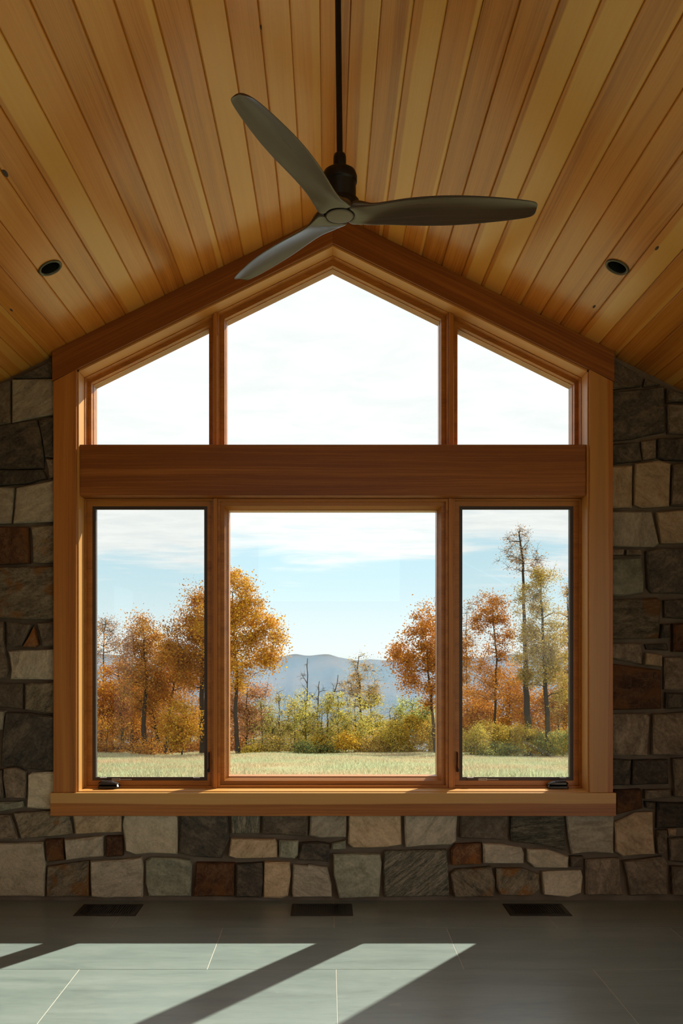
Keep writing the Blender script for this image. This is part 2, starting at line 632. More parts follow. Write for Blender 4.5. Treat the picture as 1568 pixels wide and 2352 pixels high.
# ------------------------------------------------------------------ window wall with its stones
W_OP = [(OPL - 0.02, OPB - 0.03), (OPR + 0.02, OPB - 0.03), (OPR + 0.02, open_z(OPR) + 0.03), (XC, OPZ + 0.03), (OPL - 0.02, open_z(OPL) + 0.03)]
outer = [(XL, -0.3), (XR, -0.3), (XR, ceil_z(XR) + 0.06), (XC, ZR + 0.06), (XL, ceil_z(XL) + 0.06)]
v, f = [], []
for yy in (YM, YO):
    v += [(x, yy, z) for x, z in outer] + [(x, yy, z) for x, z in W_OP]
for i in range(5):
    j = (i + 1) % 5
    f.append([i, j, 5 + j, 5 + i])
    f.append([10 + i, 10 + j, 15 + j, 15 + i])
    f.append([i, j, 10 + j, 10 + i])
    f.append([5 + i, 5 + j, 15 + j, 15 + i])
wall_front = mesh_obj('wall_front', v, f, M_MORTAR)
props(wall_front, 'fieldstone wall in brown mortar around the big gabled window', 'wall', kind='structure')

# outlines of the stones on the wall: type, tint, corner points
ST = [
 # beside the left casing, from the ceiling down
 ('d', 1.0, [(48,862),(127,822),(127,866),(30,868)]), ('g', .62, [(26,870),(127,868),(127,950),(26,970)]),
 ('b', .7, [(-10,882),(22,873),(23,971),(-10,975)]), ('d', .9, [(-15,977),(83,962),(90,985),(99,1045),(97,1075),(-15,1076)]),
 ('d', 1.1, [(86,962),(127,955),(127,1050),(102,1049)]), ('d', .8, [(-15,1080),(98,1079),(106,1098),(60,1110),(-15,1115)]),
 ('b', 1.1, [(104,1053),(127,1053),(127,1094),(112,1097)]), ('g', .7, [(-15,1118),(31,1119),(24,1201),(-15,1203)]),
 ('g', .8, [(36,1120),(127,1102),(127,1197),(29,1202)]), ('r', .75, [(-15,1209),(63,1210),(66,1293),(-15,1296)]),
 ('m', 1.0, [(69,1209),(127,1203),(127,1291),(74,1293)]), ('m', .75, [(-15,1303),(60,1302),(127,1301),(127,1422),(30,1422),(-15,1419)]),
 ('b', .8, [(-15,1428),(7,1428),(10,1500),(18,1537),(10,1558),(-15,1558)]), ('b', .6, [(14,1428),(74,1434),(48,1485),(15,1485)]),
 ('r', 1.2, [(77,1440),(87,1480),(80,1487),(51,1486)]), ('b', .7, [(82,1430),(127,1428),(127,1486),(95,1484)]),
 ('g', .95, [(17,1496),(45,1493),(127,1491),(127,1562),(22,1560),(25,1538)]), ('b', .55, [(-15,1568),(51,1569),(50,1629),(-15,1624)]),
 ('m', .85, [(56,1573),(68,1569),(127,1567),(127,1638),(98,1638),(55,1631)]), ('g', .6, [(-15,1631),(10,1633),(5,1676),(-15,1678)]),
 ('d', 1.0, [(14,1636),(60,1637),(127,1647),(127,1770),(60,1766),(45,1759),(2,1761),(5,1700)]),
 ('b', 1.15, [(8,1766),(33,1762),(58,1772),(56,1834),(14,1834),(6,1785)]), ('w', .95, [(63,1780),(72,1775),(127,1773),(127,1861),(60,1856),(62,1820)]),
 ('e', .75, [(-15,1843),(50,1841),(53,1855),(20,1862),(-15,1867)]), ('b', .8, [(-15,1768),(2,1770),(7,1835),(-15,1836)]),
 # below the sill
 ('b', 1.2, [(-15,1873),(21,1873),(40,1928),(-15,1930)]), ('m', 1.05, [(28,1868),(116,1863),(157,1876),(166,1917),(105,1924),(45,1928)]),
 ('t', .95, [(164,1864),(277,1864),(277,1912),(171,1917)]), ('w', .85, [(285,1864),(406,1864),(406,1963),(345,1961),(311,1964),(287,1956),(280,1897)]),
 ('w', .72, [(-15,1938),(96,1936),(102,1986),(99,2061),(-15,2060)]), ('r', .8, [(101,1930),(142,1928),(146,1977),(106,1981)]),
 ('g', 1.0, [(147,1929),(236,1920),(236,1967),(151,1976)]), ('r', .6, [(242,1922),(278,1921),(281,1967),(242,1969)]),
 ('m', .9, [(107,1992),(202,1979),(202,2060),(104,2062)]), ('g', 1.0, [(206,1979),(279,1976),(323,1970),(328,1989),(326,2062),(241,2064),(209,2060)]),
 ('e', .95, [(333,1979),(345,1971),(400,1972),(436,1977),(439,1990),(437,2060),(340,2060),(333,2030)]),
 ('d', 1.1, [(415,1864),(521,1864),(525,1930),(508,1972),(440,1968),(411,1960)]), ('v', 1.0, [(530,1864),(596,1864),(595,1915),(530,1916)]),
 ('b', .7, [(602,1864),(708,1864),(706,1923),(600,1917)]), ('g', .75, [(712,1864),(795,1864),(794,1924),(735,1926),(710,1920)]),
 ('t', 1.05, [(530,1927),(630,1928),(636,1937),(636,1970),(603,1972),(540,1973),(524,1967)]), ('e', 1.15, [(641,1931),(685,1931),(684,1965),(676,1972),(641,1969)]),
 ('d', 1.1, [(692,1937),(730,1935),(756,1939),(756,1980),(684,1976)]), ('e', .9, [(762,1938),(794,1930),(794,1950),(761,1952)]),
 ('r', .75, [(449,1983),(538,1984),(537,2061),(442,2061),(447,2020)]), ('d', 1.1, [(543,1985),(602,1983),(604,2030),(599,2063),(541,2062)]),
 ('t', 1.15, [(607,1980),(665,1981),(667,2012),(661,2058),(646,2063),(605,2062)]), ('g', .9, [(673,1987),(705,1990),(708,1987),(751,1993),(761,2035),(762,2061),(672,2062),(670,2050)]),
 ('e', 1.15, [(765,1962),(800,1961),(873,1962),(876,1982),(872,2040),(870,2060),(779,2063),(766,2010)]),
 ('t', 1.1, [(801,1864),(920,1864),(922,1941),(890,1947),(810,1948),(799,1938)]), ('g', 1.0, [(929,1864),(1051,1864),(1048,1933),(1037,1941),(931,1947)]),
 ('b', .65, [(1059,1864),(1170,1864),(1168,1930),(1056,1925)]), ('v', .6, [(1176,1864),(1297,1864),(1301,1955),(1250,1942),(1200,1936),(1176,1934),(1173,1915)]),
 ('v', .95, [(883,1956),(1026,1953),(1032,2045),(1032,2059),(883,2062),(880,1993)]), ('r', 1.2, [(1046,1940),(1104,1937),(1105,1986),(1038,1988),(1035,1954)]),
 ('g', 1.1, [(1108,1937),(1150,1939),(1197,1947),(1203,1960),(1202,1983),(1110,1983)]), ('w', .85, [(1211,1951),(1258,1952),(1306,1968),(1304,1993),(1228,1993),(1212,1980)]),
 ('m', .9, [(1035,2008),(1046,1998),(1128,1992),(1137,2023),(1134,2060),(1043,2061)]), ('m', 1.1, [(1140,1996),(1200,1996),(1238,2009),(1240,2045),(1225,2057),(1196,2059),(1150,2056),(1141,2040)]),
 ('w', .95, [(1246,2003),(1335,2000),(1339,2015),(1335,2052),(1306,2062),(1249,2056)]), ('g', .8, [(1299,1864),(1412,1864),(1410,1961),(1350,1959),(1314,1964),(1306,1925)]),
 ('b', .6, [(1311,1968),(1340,1968),(1338,1992),(1311,1993)]), ('b', 1.2, [(1345,1976),(1424,1972),(1429,2040),(1433,2058),(1347,2057)]),
 ('t', .85, [(1412,1890),(1459,1867),(1500,1866),(1505,1963),(1432,1968),(1415,1957)]), ('b', .9, [(1432,1979),(1523,1968),(1534,1981),(1534,2056),(1447,2058),(1441,2010)]),
 ('b', .8, [(1510,1908),(1532,1908),(1532,1961),(1511,1962)]), ('t', .8, [(1535,1904),(1555,1904),(1554,1921),(1538,1921)]),
 ('b', .7, [(1538,1928),(1590,1922),(1590,1985),(1540,1979)]), ('b', .7, [(1543,1991),(1590,1990),(1590,2059),(1545,2056)]),
 ('d', .6, [(1512,1844),(1590,1844),(1590,1902),(1510,1904)]), 
 # beside the right casing, from the ceiling down
 ('b', .6, [(1402,824),(1409,824),(1481,864),(1475,884),(1402,893)]), ('b', .7, [(1484,867),(1518,882),(1480,885)]),
 ('d', 1.0, [(1402,900),(1527,886),(1530,990),(1457,1006),(1402,1012)]), ('b', .6, [(1532,890),(1545,895),(1590,907),(1590,922),(1533,922)]),
 ('b', .85, [(1534,928),(1590,928),(1590,996),(1536,994)]), ('d', 1.0, [(1402,1020),(1469,1015),(1476,1057),(1402,1065)]),
 ('b', 1.0, [(1474,1012),(1509,1008),(1507,1052),(1479,1055)]), ('d', .9, [(1513,1006),(1590,1002),(1590,1056),(1528,1055),(1513,1050)]),
 ('t', .7, [(1402,1070),(1454,1067),(1453,1165),(1402,1166)]), ('t', .7, [(1459,1064),(1513,1058),(1540,1064),(1537,1162),(1475,1166),(1457,1159)]),
 ('b', .8, [(1546,1066),(1590,1064),(1590,1162),(1541,1160)]), ('g', .65, [(1402,1174),(1498,1174),(1515,1248),(1504,1256),(1402,1254)]),
 ('t', .65, [(1507,1176),(1590,1170),(1590,1248),(1519,1248)]), ('b', .8, [(1402,1261),(1436,1261),(1434,1275),(1402,1275)]),
 ('b', .8, [(1440,1262),(1474,1262),(1474,1275),(1439,1275)]), ('e', .6, [(1402,1283),(1473,1280),(1480,1324),(1479,1361),(1427,1369),(1402,1367)]),
 ('d', 1.1, [(1485,1265),(1516,1258),(1590,1259),(1590,1364),(1498,1362),(1489,1350)]), ('m', .5, [(1402,1377),(1510,1372),(1520,1380),(1516,1455),(1513,1466),(1402,1468)]),
 ('d', .9, [(1527,1378),(1590,1374),(1590,1421),(1528,1418)]), ('d', .7, [(1522,1433),(1538,1432),(1538,1464),(1518,1466)]),
 ('r', .5, [(1546,1432),(1590,1431),(1590,1500),(1546,1497)]), ('b', .95, [(1402,1478),(1476,1477),(1476,1527),(1439,1518),(1402,1511)]),
 ('d', .7, [(1484,1480),(1534,1478),(1537,1494),(1488,1492)]), ('t', .6, [(1484,1499),(1521,1504),(1521,1531),(1482,1527)]),
 ('r', .55, [(1402,1524),(1486,1535),(1519,1539),(1520,1628),(1402,1631)]), ('b', .9, [(1527,1510),(1590,1507),(1590,1585),(1527,1584)]),
 ('d', .8, [(1531,1591),(1590,1591),(1590,1627),(1530,1628)]), ('b', 1.1, [(1402,1640),(1487,1639),(1494,1647),(1488,1737),(1402,1735)]),
 ('b', 1.0, [(1501,1641),(1590,1634),(1590,1735),(1498,1734)]), ('d', 1.0, [(1402,1743),(1451,1746),(1448,1805),(1402,1805)]),
 ('d', .7, [(1455,1746),(1534,1745),(1536,1801),(1452,1804)]), ('b', .8, [(1546,1743),(1590,1740),(1590,1832),(1549,1830)]),
 ('r', .5, [(1411,1815),(1472,1813),(1476,1857),(1414,1872)]), ('b', .8, [(1482,1815),(1540,1813),(1541,1832),(1482,1836)]),
 ('d', .9, [(1483,1842),(1507,1843),(1503,1859),(1485,1857)]),
]
# the rest of the wall, beyond the edges of the picture, in the same masonry
rs = random.Random(21)
for x0, x1 in ((-388, -20), (1595, 1896)):
    yy = 2062
    while yy > 850:
        hgt = rs.choice((52, 68, 84, 100))
        xx = x0
        while xx < x1 - 20:
            w = min(rs.choice((62, 84, 110, 130)), x1 - xx)
            if x1 - xx - w < 40: w = x1 - xx
            top = yy - hgt + 6
            lim = lambda px: PY - (ceil_z(wx(px, YS)) - .02 - EYE) * FPX / YS
            ta, tb = max(top, lim(xx)), max(top, lim(xx + w))
            if yy - max(ta, tb) > 16:
                j = lambda: rs.uniform(-3, 3)
                ST.append((rs.choice('ggtbbdmde'), rs.uniform(.6, .95), [(xx + 3 + j(), ta + abs(j())), (xx + w - 4 + j(), tb + abs(j())), (xx + w - 4 + j(), yy + j()), (xx + 3 + j(), yy + j())]))
            xx += w
        yy -= hgt
for typ, tint, pts in ST:
    pts = [(wx(a, YS), wz(b, YS)) for a, b in pts]
    area = sum(pts[i - 1][0] * pts[i][1] - pts[i][0] * pts[i - 1][1] for i in range(len(pts)))
    if area < 0: pts = pts[::-1]
    # break long edges so that the outline is uneven
    out_p = []
    n = len(pts)
    for i in range(n):
        a, b = Vector(pts[i]), Vector(pts[(i + 1) % n])
        out_p.append(tuple(a))
        L = (b - a).length
        if L > 0.11 and n < 8:
            nrm = Vector((-(b - a).y, (b - a).x)).normalized()
            mid = a.lerp(b, rs.uniform(.35, .65)) + nrm * rs.uniform(-.002, .0035)
            out_p.append(tuple(mid))
    cx = sum(p[0] for p in out_p) / len(out_p)
    cz = sum(p[1] for p in out_p) / len(out_p)
    depth = rs.uniform(-0.010, 0.008)
    if min(p[0] for p in out_p) < -1.60 < max(p[0] for p in out_p) or min(p[0] for p in out_p) < 1.69 < max(p[0] for p in out_p):
        depth = max(depth, 0.006)
    if max(p[1] for p in out_p) > 0.50 and -1.7 < cx < 1.75: depth = max(depth, 0.004)
    m = len(out_p)
    v = [(x, YM + 0.02, z) for x, z in out_p]
    v += [(x, YS + depth + 0.010, z) for x, z in out_p]
    for x, z in out_p:
        d = Vector((cx - x, cz - z))
        L = d.length
        s = rs.uniform(.006, .012) / max(L, .02)
        v.append((x + d.x * s, YS + depth + rs.uniform(-.002, .003), z + d.y * s))
    v.append((cx + rs.uniform(-.02, .02), YS + depth - rs.uniform(0, .006), cz + rs.uniform(-.02, .02)))
    f = []
    for i in range(m):
        j = (i + 1) % m
        f += [[i, j, m + j, m + i], [m + i, m + j, 2 * m + j, 2 * m + i], [2 * m + i, 2 * m + j, 3 * m]]
    mesh_obj('stone', v, f, STONE[typ], wall_front, Matrix.Translation((cx, YS, cz)), color=(tint, tint, tint, 1))

# ------------------------------------------------------------------ side and back walls with unseen, unglazed openings added for fill light (behind and beside the viewer)
def wall_with_openings(name, axis, pos, thick, a0, a1, openings, label, top):
    """vertical wall along y (axis x) or along x (axis y) made of piers, sills and lintels"""
    segs = []
    cuts = sorted(openings)
    cur = a0
    for (u0, u1, z0, z1) in cuts:
        segs.append((cur, u0, -0.3, top))
        segs.append((u0, u1, -0.3, z0))
        segs.append((u0, u1, z1, top))
        cur = u1
    segs.append((cur, a1, -0.3, top))
    v, f = [], []
    for (s0, s1, z0, z1) in segs:
        if s1 - s0 < 1e-4 or z1 - z0 < 1e-4: continue
        if axis == 'x':
            vv, ff = box_geo(min(pos, pos + thick), max(pos, pos + thick), s0, s1, z0, z1)
        else:
            vv, ff = box_geo(s0, s1, min(pos, pos + thick), max(pos, pos + thick), z0, z1)
        b = len(v)
        v += vv
        f += [[b + q for q in ff_] for ff_ in ff]
    o = mesh_obj(name, v, f, M_PLASTER)
    props(o, label, 'wall', kind='structure')
    return o


TOPS = ceil_z(XL) - 0.02
wall_with_openings('wall_left', 'x', XL, -0.2, YB, YO, [(-3.3, -1.3, 0.0, 2.45)], 'timber side wall with one wide opening facing the slate floor', TOPS)
wall_with_openings('wall_right', 'x', XR, 0.2, YB, YO, [(-3.3, 2.26, 0.0, 2.45)], 'timber side wall with a wide opening next to the shaded stone corner', TOPS)
gz = ceil_z(XL) - 0.02
go = [(XL, -.3), (XR, -.3), (XR, gz), (XC, ZR), (XL, gz)]
gi_ = [(-1.15, 2.3), (1.2, 2.3), (1.2, 3.3), (XC, 3.6), (-1.15, 3.3)]  # unseen high opening, added to brighten the floor
v, f = [], []
for yy in (YB - .2, YB):
    v += [(x, yy, z) for x, z in go] + [(x, yy, z) for x, z in gi_]
for i in range(5):
    j = (i + 1) % 5
    f += [[i, j, 5 + j, 5 + i], [10 + i, 10 + j, 15 + j, 15 + i], [i, j, 10 + j, 10 + i], [5 + i, 5 + j, 15 + j, 15 + i]]
props(mesh_obj('wall_back', v, f, M_PLASTER), 'timber gable wall with a high opening opposite the stone wall', 'wall', kind='structure')

# ------------------------------------------------------------------ ceiling: deck, planks
DK = 0.14
v, f = [], []
for yy in (YB - 0.3, YO + 0.02):
    v += [(XC, yy, ZR + DK), (XL - .4, yy, ceil_z(XL - .4) + DK), (XL - .4, yy, ceil_z(XL - .4) + DK + .08), (XC, yy, ZR + DK + .08), (XR + .4, yy, ceil_z(XR + .4) + DK + .08), (XR + .4, yy, ceil_z(XR + .4) + DK)]
f = [[0, 1, 2, 3], [0, 3, 4, 5], [6, 7, 8, 9], [6, 9, 10, 11], [0, 1, 7, 6], [1, 2, 8, 7], [2, 3, 9, 8], [3, 4, 10, 9], [4, 5, 11, 10], [5, 0, 6, 11]]
ceiling = mesh_obj('ceiling', v, f, M_DECK)
props(ceiling, 'steep vaulted cedar plank ceiling running to the stone gable wall', 'ceiling', kind='structure')

th = math.atan(PITCH)
PW = 45.3 * YC / FPX / math.cos(th)         # plank face width measured along the slope
plank_objs = []
rp = random.Random(5)
lights_at = []
TONES_L = [(.50,.55,.0),(.62,.52,.5),(.55,.45,.3),(.50,.55,.0),(.62,.42,.5),(.46,.6,.0),(.52,.53,.75),(.58,.6,.0),(.44,.6,.0),(.56,.52,.0),(.46,.455,.8),(.48,.6,.0),(.60,.6,.0),(.50,.6,.0),(.46,.6,.0),(.52,.54,.7),(.50,.51,.6),(.55,.53,.7)]
TONES_R = [(.44,.60,.0),(.48,.50,.85),(.40,.545,.9),(.44,.47,.95),(.48,.545,.9),(.42,.60,.0),(.44,.60,.0),(.40,.46,.85),(.44,.455,.9),(.46,.54,.5),(.52,.60,.0),(.50,.60,.0),(.46,.60,.0),(.55,.465,.9),(.50,.54,.6),(.42,.60,.0),(.40,.60,.0),(.46,.51,.6)]
for side in (-1, 1):
    down = Vector((side * math.cos(th), 0, -math.sin(th)))
    up_n = Vector((side * math.sin(th), 0, math.cos(th)))        # out of the room
    ridge = Vector((XC, 0, ZR))
    s0 = 0.0
    k = 0
    smax = (XR + 0.05) / math.cos(th)
    while s0 < smax:
        s1 = (PW * 0.51 if k == 0 else s0 + PW)
        ya, yb = YB - 0.1, YM + 0.10
        g, c = 0.0006, 0.0052
        prof = [(s0 + g, 0.018), (s0 + g, c), (s0 + c, 0.0), (s1 - c, 0.0), (s1 - g, c), (s1 - g, 0.018)]
        if k == 0: prof = [(0.0, 0.018), (0.0, 0.0), (s1 - c, 0.0), (s1 - g, c), (s1 - g, 0.018)]
        n = len(prof)
        v = [tuple(ridge + down * s + up_n * h + Vector((0, yy, 0))) for yy in (ya, yb) for s, h in prof]
        f = [list(range(n)), list(range(2 * n - 1, n - 1, -1))] + [[i, (i + 1) % n, n + (i + 1) % n, n + i] for i in range(n)]
        cen = ridge + down * (s0 + s1) / 2 + Vector((0, 2.0, 0))
        # local Y of a plank points to the right in the picture
        M = basis((0, 1, 0), down * side, cen)
        tn = (TONES_L if side < 0 else TONES_R)
        tone = tn[k] if k < len(tn) else (rp.uniform(.42, .58), .6, 0.0)
        o = mesh_obj('plank', v, f, M_CEIL, ceiling, M, color=(tone[0], tone[1], tone[2], rp.random()))
        plank_objs.append((o, side, s0, s1))
        s0 = s1
        k += 1


def on_ceiling(px, py):
    """point of the sloping ceiling seen at a pixel"""
    dx, dz = (px - PX) / FPX, (PY - py) / FPX
    sgn = -1 if px < 764 else 1
    # EYE + d*dz = ZR - PITCH*sgn*(d*dx - XC)
    d = (ZR + PITCH * sgn * XC - EYE) / (dz + PITCH * sgn * dx)
    return Vector((d * dx, d, EYE + d * dz)), sgn


def cut_hole(o, p, axis, r):
    seg = 24
    a = axis.orthogonal().normalized()
    b = axis.cross(a)
    v = [tuple(p + (a * math.cos(2 * math.pi * k / seg) + b * math.sin(2 * math.pi * k / seg)) * r + axis * h) for h in (-.1, .1) for k in range(seg)]
    f = [list(range(seg)), list(range(2 * seg - 1, seg - 1, -1))] + [[i, (i + 1) % seg, seg + (i + 1) % seg, seg + i] for i in range(seg)]
    cut = mesh_obj('hole_cutter', v, f, None)
    md = o.modifiers.new('hole', 'BOOLEAN')
    md.object = cut
    md.operation = 'DIFFERENCE'
    md.solver = 'EXACT'
    bpy.context.view_layer.update()
    dg = bpy.context.evaluated_depsgraph_get()
    me = bpy.data.meshes.new_from_object(o.evaluated_get(dg))
    o.modifiers.clear()
    o.data = me
    me_c = cut.data
    bpy.data.objects.remove(cut)
    bpy.data.meshes.remove(me_c)


for (px, py, lab) in ((115, 615, 'small round recessed downlight in a plain reddish cedar plank near a small knot'), (1417, 613, 'small round recessed downlight in a pale-streaked cedar plank near two small knots')):
    p, sgn = on_ceiling(px, py)
    nrm = Vector((sgn * math.sin(th), 0, math.cos(th)))
    s = (p.x - XC) * sgn / math.cos(th)
    R = 0.052
    for (o, side, s0, s1) in plank_objs:
        if side == sgn and s0 - R < s < s1 + R:
            cut_hole(o, p, nrm, R)
    root = empty('recessed_downlight', tuple(p))
    props(root, lab, 'downlight', 'recessed downlights in the plank ceiling')
    M = basis((0, 1, 0), nrm.cross(Vector((0, 1, 0))), p)
    def lat(prof, name, mat):
        vv, ff = lathe_geo(prof, 36)
        zsign = 1 if (M.to_3x3() @ Vector((0, 0, 1))).dot(nrm) > 0 else -1
        vw = [tuple(M @ Vector((x, y, z * zsign))) for x, y, z in vv]
        ff = ff[:-2]
        return mesh_obj(name, vw, ff, mat, root, M, smooth=True)
    lat([(.050, .0), (.0605, .0), (.0615, -.003), (.058, -.006), (.051, -.006), (.0465, -.002), (.0465, .012), (.050, .012), (.050, .0)], 'trim_ring', M_NICKEL)
    lat([(.0465, .0), (.042, .05), (.036, .095), (.0, .096)], 'baffle', M_BAFFLE)
    lat([(.034, .086), (.033, .083), (.0, .081)], 'lens', M_LENS)

# small knots seen in the planks
for (px, py, sx) in ((12, 398, .016), (26, 712, .010), (1364, 704, .012), (1508, 570, .012), (690, 424, .006), (599, 64, .006)):
    p, sgn = on_ceiling(px, py)
    nrm = Vector((sgn * math.sin(th), 0, math.cos(th)))
    down = Vector((sgn * math.cos(th), 0, -math.sin(th)))
    s = (p.x - XC) * sgn / math.cos(th)
    own = [o for (o, side, s0, s1) in plank_objs if side == sgn and s0 <= s < s1]
    if not own: continue
    vv = []
    for h, q in ((0.004, 1.0), (-.0006, 1.0), (-.0012, .6)):
        for k in range(12):
            a = 2 * math.pi * k / 12
            vv.append(tuple(p + Vector((0, 1, 0)) * math.cos(a) * sx * 1.7 * q + down * math.sin(a) * sx * .55 * q + nrm * h))
    ff = [[i * 12 + k, i * 12 + (k + 1) % 12, (i + 1) * 12 + (k + 1) % 12, (i + 1) * 12 + k] for i in range(2) for k in range(12)] + [[24 + k for k in range(12)]]
    mesh_obj('knot', vv, ff, M_KNOT, own[0])

# ------------------------------------------------------------------ window trim
VZ = basis((0, 0, 1), (1, 0, 0))      # boards with upright grain, local Y to the right
HX = basis((1, 0, 0), (0, 0, 1))      # level grain, local Y up
ti = [0]


def trim(label, poly, y0, y1, M, tone, bev=0.0015, mat=None):
    ti[0] += 1
    cx = sum(p[0] for p in poly) / len(poly)
    cz = sum(p[1] for p in poly) / len(poly)
    M = M.copy()
    M.translation = (cx, (y0 + y1) / 2, cz)
    o = prism('trim_%d' % ti[0], poly, y0, y1, mat or M_TRIM, None, M, tone, bev)
    return props(o, label, 'window trim', kind='structure')


RV = 0.0096
hz = OPZ + 0.0117
CIL, CIR = OPL - RV, OPR + RV
HEL, HER = wx(120, YC), wx(1410.5, YC)
COLX, CORX = wx(122.5, YC), wx(1407.5, YC)
ZE = wz(876, YC)
slopeL = basis((1, 0, OPP), (-OPP, 0, 1))
slopeR = basis((1, 0, -OPP), (OPP, 0, 1))
zt = lambda x: ceil_z(x) - 0.001
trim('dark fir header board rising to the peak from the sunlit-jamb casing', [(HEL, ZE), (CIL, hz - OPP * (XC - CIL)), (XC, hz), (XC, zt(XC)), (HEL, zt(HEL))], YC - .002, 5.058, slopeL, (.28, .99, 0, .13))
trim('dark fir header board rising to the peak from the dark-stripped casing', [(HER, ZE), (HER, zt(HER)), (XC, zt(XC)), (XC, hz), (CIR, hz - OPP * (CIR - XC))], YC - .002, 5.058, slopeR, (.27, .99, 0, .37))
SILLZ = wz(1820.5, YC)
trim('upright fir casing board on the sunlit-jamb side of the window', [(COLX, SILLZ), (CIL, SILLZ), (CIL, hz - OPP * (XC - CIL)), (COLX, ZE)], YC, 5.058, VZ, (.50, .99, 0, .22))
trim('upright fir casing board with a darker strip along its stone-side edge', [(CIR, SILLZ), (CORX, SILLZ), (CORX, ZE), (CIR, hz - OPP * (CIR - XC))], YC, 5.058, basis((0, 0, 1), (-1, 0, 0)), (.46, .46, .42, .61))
APB = wz(1873.5, YC)
trim('two-tone fir apron board under the window sill', [(wx(117, YC), APB), (wx(1413, YC), APB), (wx(1413, YC), SILLZ - .0005), (wx(117, YC), SILLZ - .0005)], YC - .012, 5.058, HX, (.44, .5 + .004, .9, .48))
# jamb boards lining the opening
J = 0.028
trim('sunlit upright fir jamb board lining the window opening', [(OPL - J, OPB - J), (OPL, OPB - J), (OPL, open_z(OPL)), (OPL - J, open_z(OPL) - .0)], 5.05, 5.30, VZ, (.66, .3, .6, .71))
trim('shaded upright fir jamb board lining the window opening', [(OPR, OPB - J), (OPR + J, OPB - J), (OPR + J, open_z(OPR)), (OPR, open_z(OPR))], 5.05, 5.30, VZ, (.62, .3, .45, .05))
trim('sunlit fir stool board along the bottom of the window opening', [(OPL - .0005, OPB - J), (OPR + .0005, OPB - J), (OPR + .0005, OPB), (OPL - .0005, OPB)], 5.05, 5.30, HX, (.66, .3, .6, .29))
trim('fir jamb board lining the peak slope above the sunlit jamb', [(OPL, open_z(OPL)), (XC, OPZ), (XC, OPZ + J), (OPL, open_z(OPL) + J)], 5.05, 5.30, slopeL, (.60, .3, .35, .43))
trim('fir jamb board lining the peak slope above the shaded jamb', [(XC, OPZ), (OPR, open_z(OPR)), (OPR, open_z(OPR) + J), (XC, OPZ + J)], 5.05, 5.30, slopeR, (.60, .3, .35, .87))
# broad beam across the window
BB, BT = 2.4085, wz(1021, 5.07)
trim('broad dark fir beam crossing the window between upper and lower panes', [(OPL + .0005, BB), (OPR - .0005, BB), (OPR - .0005, BT), (OPL + .0005, BT)], 5.07, 5.165, HX, (.31, .99, 0, .55), .002)
trim('fir filler board behind the broad beam', [(OPL + .0005, BB), (OPR - .0005, BB), (OPR - .0005, 2.658), (OPL + .0005, 2.658)], 5.166, 5.31, HX, (.45, .99, 0, .15), 0.0)
# mullion covers
UB, LT = 2.66, 2.4075
MLa, MLb = wx(490.2, YF), wx(499, YF)
MRa, MRb = wx(1029.7, YF), wx(1040.3, YF)
for (a, b, s1, s2) in ((MLa, MLb, 'between the big fixed pane and the sunlit-jamb casement', 'between the five-sided pane and the pane above the sunlit jamb'), (MRa, MRb, 'between the big fixed pane and the shaded-jamb casement', 'between the five-sided pane and the pane above the shaded jamb')):
    trim('narrow fir mullion strip ' + s1, [(a, OPB + .0003), (b, OPB + .0003), (b, LT), (a, LT)], 5.152, 5.30, VZ, (.52, .99, 0, .3 + a * .2))
    trim('narrow fir mullion strip ' + s2, [(a, UB), (b, UB), (b, open_z(b) - .0003), (a, open_z(a) - .0003)], 5.152, 5.30, VZ, (.46, .99, 0, .8 + a * .2))

# ------------------------------------------------------------------ window units
wi = [0]


def window(label):
    wi[0] += 1
    o = empty('window_%d' % wi[0], (0, 0, 0))
    return props(o, label, 'window', kind='structure')


def pane(poly, ins, y, parent):
    q = inset(poly, ins)
    return prism('pane', q, y, y + 0.006, M_GLASS, parent, bev=0)


E = 0.0004
def rect(x0, x1, z0, z1):
    return [(x0 + E, z0 + E), (x1 - E, z0 + E), (x1 - E, z1 - E), (x0 + E, z1 - E)]


